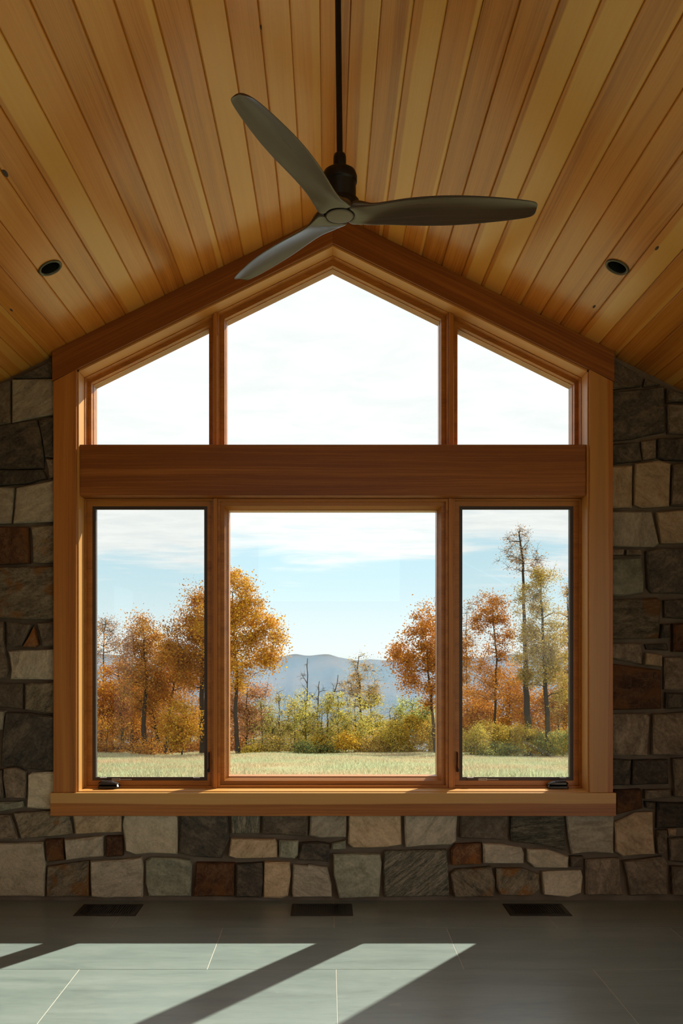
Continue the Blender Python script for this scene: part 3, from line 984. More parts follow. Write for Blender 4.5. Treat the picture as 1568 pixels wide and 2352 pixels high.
def casement(poly, label, crank_side):
    w = window(label)
    ring('frame', poly, [(0, YF), (.0105, YF), (.0105, 5.190), (.041, 5.190), (.041, 5.235), (0, 5.235)], M_FRAME, w, (.5, .99, 0, .2 + crank_side * .1))
    sash = ring('sash', inset(poly, .012), [(0, 5.236), (.032, 5.236), (.032, 5.29), (0, 5.29)], M_CLAD, w)
    pane(poly, .040, 5.262, w)
    sf = ring('screen_frame', poly, [(.0400, 5.194), (.0605, 5.194), (.0605, 5.206), (.0400, 5.206)], M_SCREENF, w)
    q = inset(poly, .0600)
    mesh_obj('screen_mesh', [(x, 5.200, z) for x, z in q], [[0, 1, 2, 3]], M_MESH, sf)
    zi = poly[0][1] + .0605
    x0, x1 = poly[0][0] + .0635, poly[1][0] - .0635
    for cx in (x0 + .044, x1 - .042):
        box('pull_tab', cx - .020, cx + .020, 5.190, 5.1945, zi - .020, zi - .001, M_TAB if False else M_SCREENF, sf, bev=.001)
        box('pull_tab_lip', cx - .020, cx + .020, 5.186, 5.1945, zi - .004, zi - .0005, M_TAB, sf)
    lx = x0 + .095
    lb = box('maker_label', lx, lx + .052, 5.1930, 5.1942, zi - .020, zi - .007, M_LABEL, sf)
    for (a, b) in ((.003, .009), (.012, .018), (.021, .030), (.032, .048)):
        box('label_mark', lx + a, lx + b, 5.1926, 5.1932, zi - .0165, zi - .0105, M_INK, lb)
    for k in range(9):
        box('label_mark', lx + .056 + k * .0075, lx + .060 + k * .0075, 5.1931, 5.1942, zi - .017, zi - .011, M_TAB, lb)
    # folded crank handle on the bottom rail
    s = crank_side
    zc, yc = poly[0][1] + .0105, YF
    cx = wx(251, YF) if s < 0 else wx(1279, YF)
    hw = .062
    def loft(name, secs, mat, par):
        # secs: (x, ymin, ymax, zmin, zmax)
        v, f = [], []
        for (x, a, b, c, d) in secs:
            v += [(x, a, c), (x, b, c), (x, b, d), (x, a + (b - a) * .35, d), (x, a, c + (d - c) * .55)]
        n = 5
        for i in range(len(secs) - 1):
            for k in range(n):
                f.append([i * n + k, i * n + (k + 1) % n, (i + 1) * n + (k + 1) % n, (i + 1) * n + k])
        f.append(list(range(n - 1, -1, -1)))
        f.append([(len(secs) - 1) * n + k for k in range(n)])
        o = mesh_obj(name, v, f, mat, par)
        return bevel(o, .002, 2)
    base = poly[0][1]
    m = lambda u: cx + (u * hw) * (-s)          # u from -1 (jamb side) to 1
    cover = loft('crank_cover', [(m(-1.0), yc - .028, yc + .03, base + .001, base + .020), (m(-.9), yc - .034, yc + .03, base + .001, base + .026), (m(.8), yc - .034, yc + .03, base + .001, base + .024), (m(.98), yc - .026, yc + .03, base + .001, base + .016)], M_SHINY, w)
    loft('crank_lever', [(m(-.95), yc - .036, yc - .004, base + .026, base + .036), (m(-.7), yc - .042, yc - .004, base + .026, base + .047), (m(.35), yc - .042, yc - .006, base + .026, base + .045), (m(.75), yc - .040, yc - .010, base + .026, base + .039), (m(1.02), yc - .034, yc - .014, base + .027, base + .031)], M_SHINY, cover)
    # lock lever on the mullion-side stile
    lx = wx(481.2, YF) if s < 0 else wx(1048.3, YF)
    ztop, zbot = (wz(1727, YF), wz(1773, YF)) if s < 0 else (wz(1726.5, YF), wz(1772.5, YF))
    sg = -1 if s < 0 else 1                     # swells towards the glass
    out = []
    for (fz, wl) in ((0, .003), (.05, .0062), (.5, .0058), (.68, .0045), (.76, .006), (.9, .0125), (.97, .010), (1, .006)):
        out.append((ztop + (zbot - ztop) * fz, wl))
    pl = [(lx, z) for z, wl in out] + [(lx + sg * wl, z) for z, wl in reversed(out)]
    prism('lock_lever', pl, YF - .020, YF + .012, M_BLACK, w, bev=.001)
    return w


PL = rect(OPL, MLa, OPB, LT)
PR = rect(MRb, OPR, OPB, LT)
PCN = rect(MLb, MRa, OPB, LT)
casement(PL, 'tall casement window beside the sunlit jamb with bronze screen and folded crank', -1)
w = window('big fixed lower pane over the meadow and blue ridge')
ring('frame', PCN, [(0, YF), (.0155, YF), (.0155, 5.192), (.039, 5.192), (.039, 5.197), (.057, 5.228), (.061, 5.228), (.061, 5.31), (0, 5.31)], M_FRAME, w, (.5, .99, 0, .66))
pane(PCN, .058, 5.235, w)
casement(PR, 'tall casement window with bronze screen in front of the tall bare-topped tree', 1)


def gable(x0, x1):
    lo, hi = x0 + E, x1 - E
    p = [(lo, UB + E), (hi, UB + E), (hi, open_z(hi) - E)]
    if lo < XC < hi: p.append((XC, OPZ - E))
    p.append((lo, open_z(lo) - E))
    return p


for (x0, x1, lab, gi) in ((OPL, MLa, 'trapezoid upper pane above the casement with the sunlit jamb', .036), (MLb, MRa, 'five-sided upper pane under the peak of the gable', .044), (MRb, OPR, 'trapezoid upper pane above the casement with the tall bare-topped tree', .036)):
    w = window(lab)
    g = gable(x0, x1)
    ring('frame', g, [(0, YF), (.004, YF), (.011, 5.205), (gi - .006, 5.205), (gi - .002, 5.235), (gi + .001, 5.235), (gi + .001, 5.31), (0, 5.31)], M_FRAME, w, (.48, .99, 0, .1 + x1 * .2))
    pane(g, gi - .002, 5.241, w)

# ------------------------------------------------------------------ floor registers
def vent(corners_top, corners_bot, label):
    """corners: px of back-left, back-right (row y0) and front-left, front-right (row y1)"""
    (xa0, xa1, ya), (xb0, xb1, yb) = corners_top, corners_bot
    da, db = EYE * FPX / (ya - PY), EYE * FPX / (yb - PY)
    X0 = (wx(xa0, da) + wx(xb0, db)) / 2
    X1 = (wx(xa1, da) + wx(xb1, db)) / 2
    root = empty('floor_register', ((X0 + X1) / 2, (da + db) / 2, 0))
    props(root, label, 'floor vent', 'black floor registers along the stone wall')
    Y0, Y1 = db, da
    bx_, by_ = .030, .026
    v, f = [], []
    o4 = [(X0, Y0), (X1, Y0), (X1, Y1), (X0, Y1)]
    i4 = [(X0 + bx_, Y0 + by_), (X1 - bx_, Y0 + by_), (X1 - bx_, Y1 - by_), (X0 + bx_, Y1 - by_)]
    loops = [[(x, y, .0) for x, y in o4], [(x + (.004 if x == X0 else -.004), y + (.004 if y == Y0 else -.004), .005) for x, y in o4],
             [(x, y, .005) for x, y in i4], [(x, y, .0005) for x, y in i4]]
    for l in loops: v += l
    for k in range(3):
        for i in range(4):
            f.append([k * 4 + i, k * 4 + (i + 1) % 4, (k + 1) * 4 + (i + 1) % 4, (k + 1) * 4 + i])
    f.append([12, 13, 14, 15])
    f.append([0, 1, 2, 3])
    mesh_obj('frame', v, f, M_VENT, root)
    vv, ff = box_geo(X0 + bx_, X1 - bx_, Y0 + by_, Y1 - by_, .0003, .0010)
    mesh_obj('duct_dark_sheet', vv, ff, M_BLACK, root)  # flat black sheet standing in for the shade down between the slats
    n = 21
    w = (X1 - X0 - 2 * bx_) / n
    proto = None
    for k in range(n):
        xc = X0 + bx_ + (k + .5) * w
        M = Matrix.Translation((xc, (Y0 + Y1) / 2, 0))
        if proto is None:
            hw = w * .27
            vv, ff = box_geo(xc - hw, xc + hw, Y0 + by_, Y1 - by_, .0004, .0042)
            proto = mesh_obj('slat', vv, ff, M_VENT, root, M)
        else:
            o = bpy.data.objects.new('slat', proto.data)
            COL.objects.link(o)
            place(o, M, root)


vent((190, 329, 2078), (169, 312, 2104), 'black slotted floor register in the floor before the rust-and-grey stones')
vent((672, 809, 2077), (665, 810, 2104), 'black slotted floor register in the floor below the middle of the window')
vent((1155, 1291, 2077), (1170, 1314, 2104), 'black slotted floor register in the floor near the shaded stone corner')

# ------------------------------------------------------------------ ceiling fan
FD = 2.88
FX, FZ = wx(780, FD), wz(487, FD)
fan = empty('ceiling_fan', (FX, FD, FZ))
props(fan, 'three-blade wooden propeller ceiling fan hanging on a black rod', 'ceiling fan')


def fan_lathe(name, prof, mat, seg=40, parent=fan, sm=True):
    v, f = lathe_geo(prof, seg, (FX, FD, FZ))
    o = mesh_obj(name, v, f, mat, parent, smooth=sm)
    return bevel(o, .0015, 2)


fan_lathe('hub_cap', [(.001, -.0175), (.040, -.0172), (.0455, -.0160), (.0465, -.0130), (.0465, -.0050), (.001, -.005)], M_CAP)
fan_lathe('cap_ring', [(.0462, -.005), (.0462, -.0155), (.0495, -.0155), (.0495, -.005)], M_BLACK)
hs_ = fan_lathe('blade_hub', [(.0, .000), (.060, .000), (.066, .006), (.066, .034), (.0, .034)], M_BLACK)
fan_lathe('motor_housing', [(.0, .030), (.050, .030), (.0545, .034), (.0545, .096), (.0580, .098), (.0585, .118), (.054, .132), (.044, .139), (.0, .141)], M_BLACK)
fan_lathe('rod_coupling', [(.0, .140), (.0215, .140), (.0215, .184), (.019, .193), (.0125, .198), (.0, .198)], M_BLACK)
topP = Vector((XC, FD, ZR - 0.004))
botP = Vector((FX, FD, FZ + .195))
v, f = [], []
for P in (botP, topP):
    for k in range(16):
        a = 2 * math.pi * k / 16
        v.append((P.x + .0102 * math.cos(a), P.y + .0102 * math.sin(a), P.z))
f = [[k, (k + 1) % 16, 16 + (k + 1) % 16, 16 + k] for k in range(16)] + [list(range(16)), list(range(31, 15, -1))]
mesh_obj('down_rod', v, f, M_BLACK, fan, smooth=False)
v, f = lathe_geo([(.0, -.075), (.028, -.075), (.050, -.055), (.062, -.012), (.062, .03), (.0, .03)], 32, (XC, FD, ZR - .012))
mesh_obj('canopy', v, f, M_BLACK, fan, smooth=True)
for ang in (-1.2, 118.8, 238.8):
    a = math.radians(ang + (6.5 if ang > 200 else 7.5 if ang > 100 else 0))
    u = Vector((math.cos(a), math.sin(a), 0))
    t = Vector((-math.sin(a), math.cos(a), 0))       # the lower edge of the pitched blade lies on this side
    #      r     half-width to t, half-width to -t, pitch deg, lift, thickness
    SEC = [(.0498, .0, .0, 0, -.0140, .018, 1), (.062, .0, .0, 0, -.0140, .019, 1), (.074, .0, .0, 1.5, -.0135, .020, 1), (.092, .060, .060, 4, -.012, .021, .024),
           (.112, .0545, .0545, 7.5, -.009, .020, .012), (.150, .0535, .0535, 12, -.004, .018, 0), (.215, .062, .060, 14.5, .001, .017, 0), (.290, .070, .066, 14, .004, .0155, 0), (.370, .073, .069, 13, .005, .0145, 0),
           (.450, .070, .066, 12, .006, .013, 0), (.530, .060, .058, 11.5, .006, .011, 0), (.590, .051, .050, 11, .006, .010, 0), (.632, .042, .042, 11, .006, .009, 0), (.652, .033, .035, 11, .006, .008, 0), (.6605, .018, .021, 11, .006, .006, 0)]
    NS = 8
    v, f = [], []
    C = Vector((FX, FD, FZ))
    for (r, wp_, wm_, pit, lift, tk, curv) in SEC:
        pr = math.radians(pit)
        rowt, rowb = [], []
        for i in range(NS + 1):
            q = -1 + 2 * i / NS
            if curv == 1:                       # root: a 120 degree sector round the hub cap
                ph_ = q * math.radians(59.4)
                s, rr = r * math.sin(ph_), r * math.cos(ph_)
            else:
                s, rr = q * (wp_ if q > 0 else wm_), r - curv * q * q
            prof = (1 - abs(q) ** 3.0)
            zc = lift - s * math.sin(pr) - (.006 * q * q if r > .1 else 0)
            base = C + u * rr + t * (s * math.cos(pr))
            rowb.append(tuple(base + Vector((0, 0, zc))))
            rowt.append(tuple(base + Vector((0, 0, zc + tk * ((.30 + .70 * prof) if r > .1 else 1)))))
        v += rowb + rowt[::-1]
    m = 2 * (NS + 1)
    for k in range(len(SEC) - 1):
        for i in range(m):
            j = (i + 1) % m
            f.append([k * m + i, k * m + j, (k + 1) * m + j, (k + 1) * m + i])
    f.append(list(range(m)))
    f.append([(len(SEC) - 1) * m + i for i in range(m)][::-1])
    o = mesh_obj('blade', v, f, M_BLADE, fan, basis(u, t, C), smooth=True, color=(.5, .99, 0, (ang + 10) / 300))
    sb = o.modifiers.new('sub', 'SUBSURF')
    sb.levels = 2
    sb.render_levels = 2
    es = o.modifiers.new('edge', 'EDGE_SPLIT')
    es.split_angle = math.radians(45)

# ------------------------------------------------------------------ land outside
def ground_z(y):
    return float(np.interp(y, [-400, -60, 0, 8, 64, 110, 260, 900, 1500, 2600, 9000], [-30, -4, -.36, -.40, -6.15, -14, -52, -330, -400, -410, -410]))


ys = [-400, -150, -60, -20, -4, 4, 8, 14, 20, 26, 32, 38, 44, 50, 54, 58, 62, 64, 66, 72, 80, 95, 110, 150, 200, 260, 400, 600, 900, 1500, 2600]
xs_rel = np.linspace(-1, 1, 41)
v, f = [], []
rg = np.random.RandomState(3)
for y in ys:
    half = max(60, abs(y) * 1.3)
    for q in xs_rel:
        x = q * half
        z = ground_z(y)
        if 20 < y < 90: z += .10 * math.sin(x * .23 + 1.0) + .06 * math.sin(x * .61 + y * .2) - .006 * x
        if abs(y) < 12 and abs(x) < 8: z = min(z, -.36)
        v.append((x, y, z))
n = len(xs_rel)
for i in range(len(ys) - 1):
    for k in range(n - 1):
        f.append([i * n + k, i * n + k + 1, (i + 1) * n + k + 1, (i + 1) * n + k])
meadow = mesh_obj('meadow', v, f, M_GROUND, smooth=True)
props(meadow, 'dry meadow falling away outside the window to the tree line', 'meadow', kind='structure')


def gz_at(x, y):
    z = ground_z(y)
    if 20 < y < 90: z += .10 * math.sin(x * .23 + 1.0) + .06 * math.sin(x * .61 + y * .2) - .006 * x
    return z


# mountains: a long wooded ridge, heights read along the skyline
sky_px = [(-3000, 1500), (-600, 1500), (100, 1496), (300, 1506), (520, 1516), (590, 1524), (625, 1514), (650, 1507), (668, 1503), (680, 1502), (697, 1505), (710, 1506), (728, 1504), (745, 1502.5), (757, 1503), (775, 1509), (800, 1514), (820, 1517), (850, 1514), (900, 1518), (1000, 1517), (1100, 1510), (1170, 1503), (1240, 1506), (1400, 1500), (2400, 1496), (4200, 1500)]
RD = 4600.0
v, f = [], []
cols_px = np.concatenate((np.arange(-3000, 300, 40.0), np.arange(300, 1300, 7.0), np.arange(1300, 4200, 40.0)))
prof_t = np.linspace(0, 1, 34)
rg = np.random.RandomState(11)
ph = rg.uniform(0, 6.28, 12)
for cpx in cols_px:
    x = wx(cpx, RD)
    ytop = np.interp(cpx, [p[0] for p in sky_px], [p[1] for p in sky_px])
    ztop = wz(ytop, RD)
    for tt in prof_t:
        yy = RD - 2200 * (1 - tt)
        hh = tt ** 1.25
        z = -430 + (ztop + 430) * hh
        spur = math.sin(x * .0052 + ph[0]) * .5 + math.sin(x * .0131 + ph[1] + tt * 1.5) * .32 + math.sin(x * .031 + ph[2] + tt * 4) * .16 + math.sin(x * .067 + ph[3] - tt * 7) * .08
        z += spur * 120 * math.sin(math.pi * min(1, tt * 1.02)) ** .8 * (1 - tt * .55)
        v.append((x, yy, z))
m = len(prof_t)
nc = len(cols_px)
for i in range(nc - 1):
    for k in range(m - 1):
        f.append([i * m + k, i * m + k + 1, (i + 1) * m + k + 1, (i + 1) * m + k])
# back slope
b0 = len(v)
for i in range(nc):
    top = v[i * m + m - 1]
    v.append((top[0], RD + 1500, -430))
for i in range(nc - 1):
    f.append([i * m + m - 1, b0 + i, b0 + i + 1, (i + 1) * m + m - 1])
hills = mesh_obj('mountain_ridge', v, f, M_HILL, smooth=True)
props(hills, 'long blue wooded mountain ridge on the horizon beyond the valley', 'mountain')

# the air over the valley
m_, t_, o_ = new_mat('valley_haze_air')
vs_ = t_.n('ShaderNodeVolumeScatter')
vs_.inputs['Color'].default_value = (0.16, 0.28, 0.45, 1)
vs_.inputs['Density'].default_value = 0.00042
vs_.inputs['Anisotropy'].default_value = 0.0
t_.link(vs_.outputs[0], o_.inputs['Volume'])
M_HAZE = m_
haze = box('valley_haze', -5000, 5000, 420, 4650, -600, -12.0, M_HAZE)
props(haze, 'thin blue haze hanging in the valley before the mountains', 'haze', kind='stuff')

# ------------------------------------------------------------------ vegetation
PAL = {
    'orange': [(.60, .25, .04), (.52, .19, .035), (.70, .34, .05), (.42, .15, .035)],
    'rust': [(.47, .185, .03), (.55, .235, .03), (.39, .135, .03), (.61, .30, .04)],
    'golden': [(.72, .43, .04), (.68, .37, .035), (.78, .52, .05), (.56, .27, .035)],
    'brown': [(.44, .22, .075), (.50, .26, .08), (.36, .165, .06), (.55, .31, .09)],
    'yellow': [(.78, .58, .07), (.72, .50, .06), (.80, .64, .12), (.62, .44, .08)],
    'ygreen': [(.60, .62, .15), (.68, .66, .18), (.50, .55, .14), (.75, .70, .22)],
    'olive': [(.46, .36, .08), (.54, .42, .09), (.37, .30, .07), (.60, .46, .10)],
    'tan': [(.54, .38, .16), (.60, .43, .18), (.48, .32, .14), (.64, .47, .19)],
    'green': [(.20, .28, .11), (.28, .34, .12), (.17, .24, .10), (.35, .39, .13)],
    'pink': [(.52, .29, .19), (.58, .34, .20), (.46, .23, .15), (.62, .36, .15)],
}


def tube(vs, fs, pts, rads, sides):
    b = len(vs)
    n = len(pts)
    for i, (p, r) in enumerate(zip(pts, rads)):
        d = (pts[min(i + 1, n - 1)] - pts[max(i - 1, 0)])
        d = d / max(1e-9, np.linalg.norm(d))
        h = np.array((0, 0, 1.0)) if abs(d[2]) < .9 else np.array((1.0, 0, 0))
        s = np.cross(d, h); s /= np.linalg.norm(s)
        q = np.cross(d, s)
        for k in range(sides):
            a = 2 * math.pi * k / sides
            vs.append(p + r * (math.cos(a) * s + math.sin(a) * q))
    for i in range(n - 1):
        for k in range(sides):
            k2 = (k + 1) % sides
            fs.append((b + i * sides + k, b + i * sides + k2, b + (i + 1) * sides + k2, b + (i + 1) * sides + k))


def leaf_mesh(name, cen, size, cols, rng, mat, flat=0.0):
    n = len(cen)
    nrm = rng.normal(size=(n, 3)); nrm[:, 2] += flat
    nrm /= np.linalg.norm(nrm, axis=1)[:, None]
    h = rng.normal(size=(n, 3))
    s = np.cross(nrm, h); s /= np.linalg.norm(s, axis=1)[:, None]
    q = np.cross(nrm, s)
    L = size * rng.uniform(.6, 1.35, size=(n, 1))
    W = L * rng.uniform(.45, .75, size=(n, 1))
    P = np.empty((n, 4, 3))
    P[:, 0] = cen - s * L * .5
    P[:, 1] = cen + q * W * .5 + nrm * L * .06
    P[:, 2] = cen + s * L * .5
    P[:, 3] = cen - q * W * .5 + nrm * L * .06
    me = bpy.data.meshes.new(name)
    me.vertices.add(n * 4)
    me.vertices.foreach_set('co', P.reshape(-1).astype(np.float32))
    me.loops.add(n * 4)
    me.loops.foreach_set('vertex_index', np.arange(n * 4, dtype=np.int32))
    me.polygons.add(n)
    me.polygons.foreach_set('loop_start', np.arange(0, n * 4, 4, dtype=np.int32))
    me.polygons.foreach_set('loop_total', np.full(n, 4, dtype=np.int32))
    me.update(calc_edges=True)
    at = me.color_attributes.new('tint', 'FLOAT_COLOR', 'POINT')
    c4 = np.ones((n, 4, 4), dtype=np.float32)
    c4[:, :, :3] = cols[:, None, :]
    at.data.foreach_set('color', c4.reshape(-1))
    me.materials.append(mat)
    return me


def pick_cols(n, pals, rng, z01=None):
    allc = []
    for nm, wgt in pals:
        allc += [(c, wgt) for c in PAL[nm]]
    cs = np.array([c for c, _ in allc]); ws = np.array([w for _, w in allc], float); ws /= ws.sum()
    a = cs[rng.choice(len(cs), n, p=ws)]
    b = cs[rng.choice(len(cs), n, p=ws)]
    t = rng.uniform(0, 1, (n, 1))
    return (a * t + b * (1 - t)) * rng.uniform(.75, 1.2, (n, 1))


tree_n = [0]


def tree(name, label, cat, D, trunk, blobs, pals, leaves, size=.17, trunk_r=.14, clusters=46, spread=.42, bare=.0, group=None, mat=M_BARK, seed=None, lowbranch=.15):
    """trunk: [(px,py)...] root first; blobs: [(px,py,rx,ry)] crown masses, pixels at distance D"""
    tree_n[0] += 1
    rng = np.random.RandomState(seed if seed is not None else 100 + tree_n[0])
    sc = D / FPX
    leaves = int(leaves * 2.2)
    size *= .74
    bx, by = trunk[0]
    gx = wx(bx, D)
    base = np.array((gx, D, gz_at(gx, D) - .15))
    pts = [base]
    for (px, py) in trunk[1:]:
        pts.append(np.array((wx(px, D) + 0, D + rng.uniform(-.25, .25), wz(py, D))))
    # resample the trunk
    tp = []
    for i in range(len(pts) - 1):
        seg = max(2, int(np.linalg.norm(pts[i + 1] - pts[i]) / .5))
        for k in range(seg):
            q = k / seg
            tp.append(pts[i] * (1 - q) + pts[i + 1] * q + rng.normal(size=3) * .025 * (1 if (i or k) else 0))
    tp.append(pts[-1])
    vs, fs = [], []
    nT = len(tp)
    rads = [trunk_r * (1.25 if i == 0 else 1.0) * (1 - .86 * (i / (nT - 1)) ** .9) + .012 for i in range(nT)]
    tube(vs, fs, tp, rads, 7)
    # cluster centres inside the crown masses
    vol = np.array([b[2] * b[3] for b in blobs], float); vol /= vol.sum()
    cl = []
    for k in range(clusters):
        b = blobs[rng.choice(len(blobs), p=vol)]
        while True:
            q = rng.uniform(-1, 1, 3)
            if .12 < np.dot(q, q) < 1: break
        q = q / np.linalg.norm(q) * np.linalg.norm(q) ** .6
        cl.append(np.array((wx(b[0] + q[0] * b[2], D), D + q[1] * (b[2] + b[3]) * .5 * sc, wz(b[1] - q[2] * b[3], D))))
    lowz = tp[0][2] + lowbranch * (tp[-1][2] - tp[0][2])
    nodes = [(p, r) for p, r in zip(tp, rads) if p[2] >= lowz]
    if not nodes: nodes = [(tp[-1], rads[-1])]
    order = sorted(range(len(cl)), key=lambda i: min(np.linalg.norm(cl[i] - n[0]) for n in nodes))
    tips = []
    for i in order:
        c = cl[i]
        best, bc = None, 1e9
        for (p, r) in nodes:
            d = c - p
            L = np.linalg.norm(d)
            cost = L + max(0, p[2] - c[2] + .25 * L) * 1.6
            if cost < bc: bc, best = cost, (p, r)
        p, r = best
        L = np.linalg.norm(c - p)
        if L < .05: continue
        r0 = min(r * .8, .024 + .016 * L)
        k = max(3, int(L / .45) + 2)
        bp, br = [], []
        bend = rng.normal(size=3) * .10 * L; bend[2] = abs(bend[2]) * .7 - .05 * L
        for j in range(k):
            q = j / (k - 1)
            bp.append(p * (1 - q) + c * q + bend * math.sin(math.pi * q) + (rng.normal(size=3) * .05 if 0 < j < k - 1 else 0))
            br.append(r0 * (1 - .8 * q) + .005)
        tube(vs, fs, bp, br, 4)
        for j in range(1, k): nodes.append((bp[j], br[j]))
        tips.append(bp[-1])
        # twigs
        for tw in range(3 if bare < .5 else 6):
            e = c + rng.normal(size=3) * spread * np.array((1, 1, .8)) * 1.1
            mid = (c + e) / 2 + rng.normal(size=3) * .08
            tube(vs, fs, [c, mid, e], [.011, .008, .004], 3)
    root = empty(name, tuple(base))
    props(root, label, cat, group)
    me = bpy.data.meshes.new('trunk_and_branches')
    me.from_pydata([tuple(q - base) for q in vs], [], fs)
    me.polygons.foreach_set('use_smooth', [True] * len(me.polygons))
    me.materials.append(mat)
    o = bpy.data.objects.new('trunk_and_branches', me)
    COL.objects.link(o)
    o.parent = root
    if leaves and tips:
        tips = np.array(tips)
        ids = rng.choice(len(tips), leaves)
        w = rng.uniform(.6, 1.4, len(tips))
        cen = tips[ids] + rng.normal(size=(leaves, 3)) * (spread * w[ids])[:, None] * np.array((1, 1, .75))
        cen[:, 2] = np.maximum(cen[:, 2], base[2] + .25)
        shade = rng.uniform(.82, 1.15, len(tips))[ids][:, None]
        cols = pick_cols(leaves, pals, rng) * shade
        lm = leaf_mesh('foliage', cen - base, size, np.clip(cols, 0, .9), rng, M_LEAF)
        lo = bpy.data.objects.new('foliage', lm)
        COL.objects.link(lo)
        lo.parent = root
        lo['kind'] = 'stuff'
    return root


GT = 'autumn trees along the meadow edge'
# --- behind the left casement
tree('thin_tree', 'thin almost bare tree beside the sunlit jamb', 'tree', 66, [(232, 1740), (236, 1600), (238, 1500), (243, 1420)], [(247, 1470, 30, 55)], [('brown', 2), ('rust', 1)], 900, .13, .09, 40, .40, .7, GT)
tree('oak_tree', 'rust-brown oak with a rounded crown and forked trunk beside the large copper oak', 'tree', 60, [(333, 1740), (330, 1650), (336, 1560), (330, 1490), (328, 1445)], [(328, 1462, 38, 44), (310, 1520, 42, 45), (352, 1525, 42, 50), (330, 1590, 50, 40)], [('brown', 3), ('rust', 2), ('golden', 1)], 8200, .17, .21, 84, .40, 0, GT)
tree('oak_tree', 'large copper oak with a dark trunk next to the golden oak', 'tree', 58, [(467, 1745), (463, 1640), (466, 1540), (468, 1460), (472, 1390)], [(462, 1420, 62, 72), (425, 1470, 52, 70), (480, 1480, 48, 80), (440, 1545, 50, 50), (400, 1520, 32, 50)], [('brown', 2), ('rust', 3), ('golden', 1), ('orange', 1)], 13500, .18, .24, 120, .44, 0, GT)
tree('sapling', 'leaning slender tree among rust foliage under the copper oak', 'tree', 60, [(381, 1742), (386, 1680), (392, 1620), (398, 1570), (412, 1525)], [(398, 1575, 40, 50), (430, 1560, 30, 35)], [('rust', 3), ('orange', 2)], 3000, .17, .16, 30, .40, 0, GT)
tree('oak_tree', 'orange undergrowth oak in front of the thin almost bare tree', 'tree', 64, [(283, 1742), (282, 1660), (276, 1590), (270, 1540)], [(262, 1570, 46, 52), (255, 1640, 40, 45), (290, 1630, 40, 50)], [('orange', 3), ('rust', 2), ('golden', 1)], 7200, .19, .15, 64, .42, 0, GT)
tree('oak_tree', 'dark-stemmed russet tree between the forked oak and the orange undergrowth', 'tree', 68, [(302, 1742), (305, 1660), (308, 1580)], [(300, 1600, 45, 55), (330, 1650, 45, 50), (270, 1660, 40, 40)], [('rust', 3), ('orange', 2), ('brown', 1)], 5200, .19, .17, 50, .42, 0, GT)
tree('understory_tree', 'small golden tree in front of the copper oak trunk', 'tree', 56, [(418, 1742), (419, 1690), (420, 1640)], [(418, 1645, 34, 38), (432, 1690, 28, 30), (400, 1690, 24, 28)], [('golden', 3), ('yellow', 1), ('orange', 2)], 4200, .16, .05, 40, .34, 0, GT)
tree('slanted_tree', 'slanting dark trunk with rust leaves beside the forked oak', 'tree', 62, [(370, 1742), (362, 1690), (352, 1640), (345, 1590)], [(350, 1610, 36, 44), (370, 1650, 36, 40)], [('rust', 3), ('brown', 2)], 2600, .18, .15, 34, .40, 0, GT)
tree('understory_tree', 'low copper shrub-tree at the meadow edge below the forked oak', 'tree', 57, [(345, 1742), (347, 1705), (350, 1680)], [(345, 1718, 44, 14), (300, 1722, 40, 12)], [('orange', 2), ('brown', 2), ('golden', 1)], 1100, .15, .04, 36, .32, 0, GT)
tree('understory_tree', 'low brown shrub-tree at the meadow edge below the thin almost bare tree', 'tree', 58, [(245, 1742), (246, 1705), (248, 1680)], [(245, 1718, 36, 14)], [('orange', 2), ('brown', 3)], 800, .15, .04, 30, .32, 0, GT)
tree('distant_tree', 'tall rust tree behind the forked oak and copper oak', 'tree', 78, [(372, 1742), (374, 1600), (376, 1500)], [(378, 1540, 42, 60), (360, 1610, 50, 50), (420, 1600, 50, 60)], [('rust', 3), ('brown', 2)], 5200, .21, .13, 46, .5, 0, GT)
GK = 'thicket trees closing the view under the crowns'
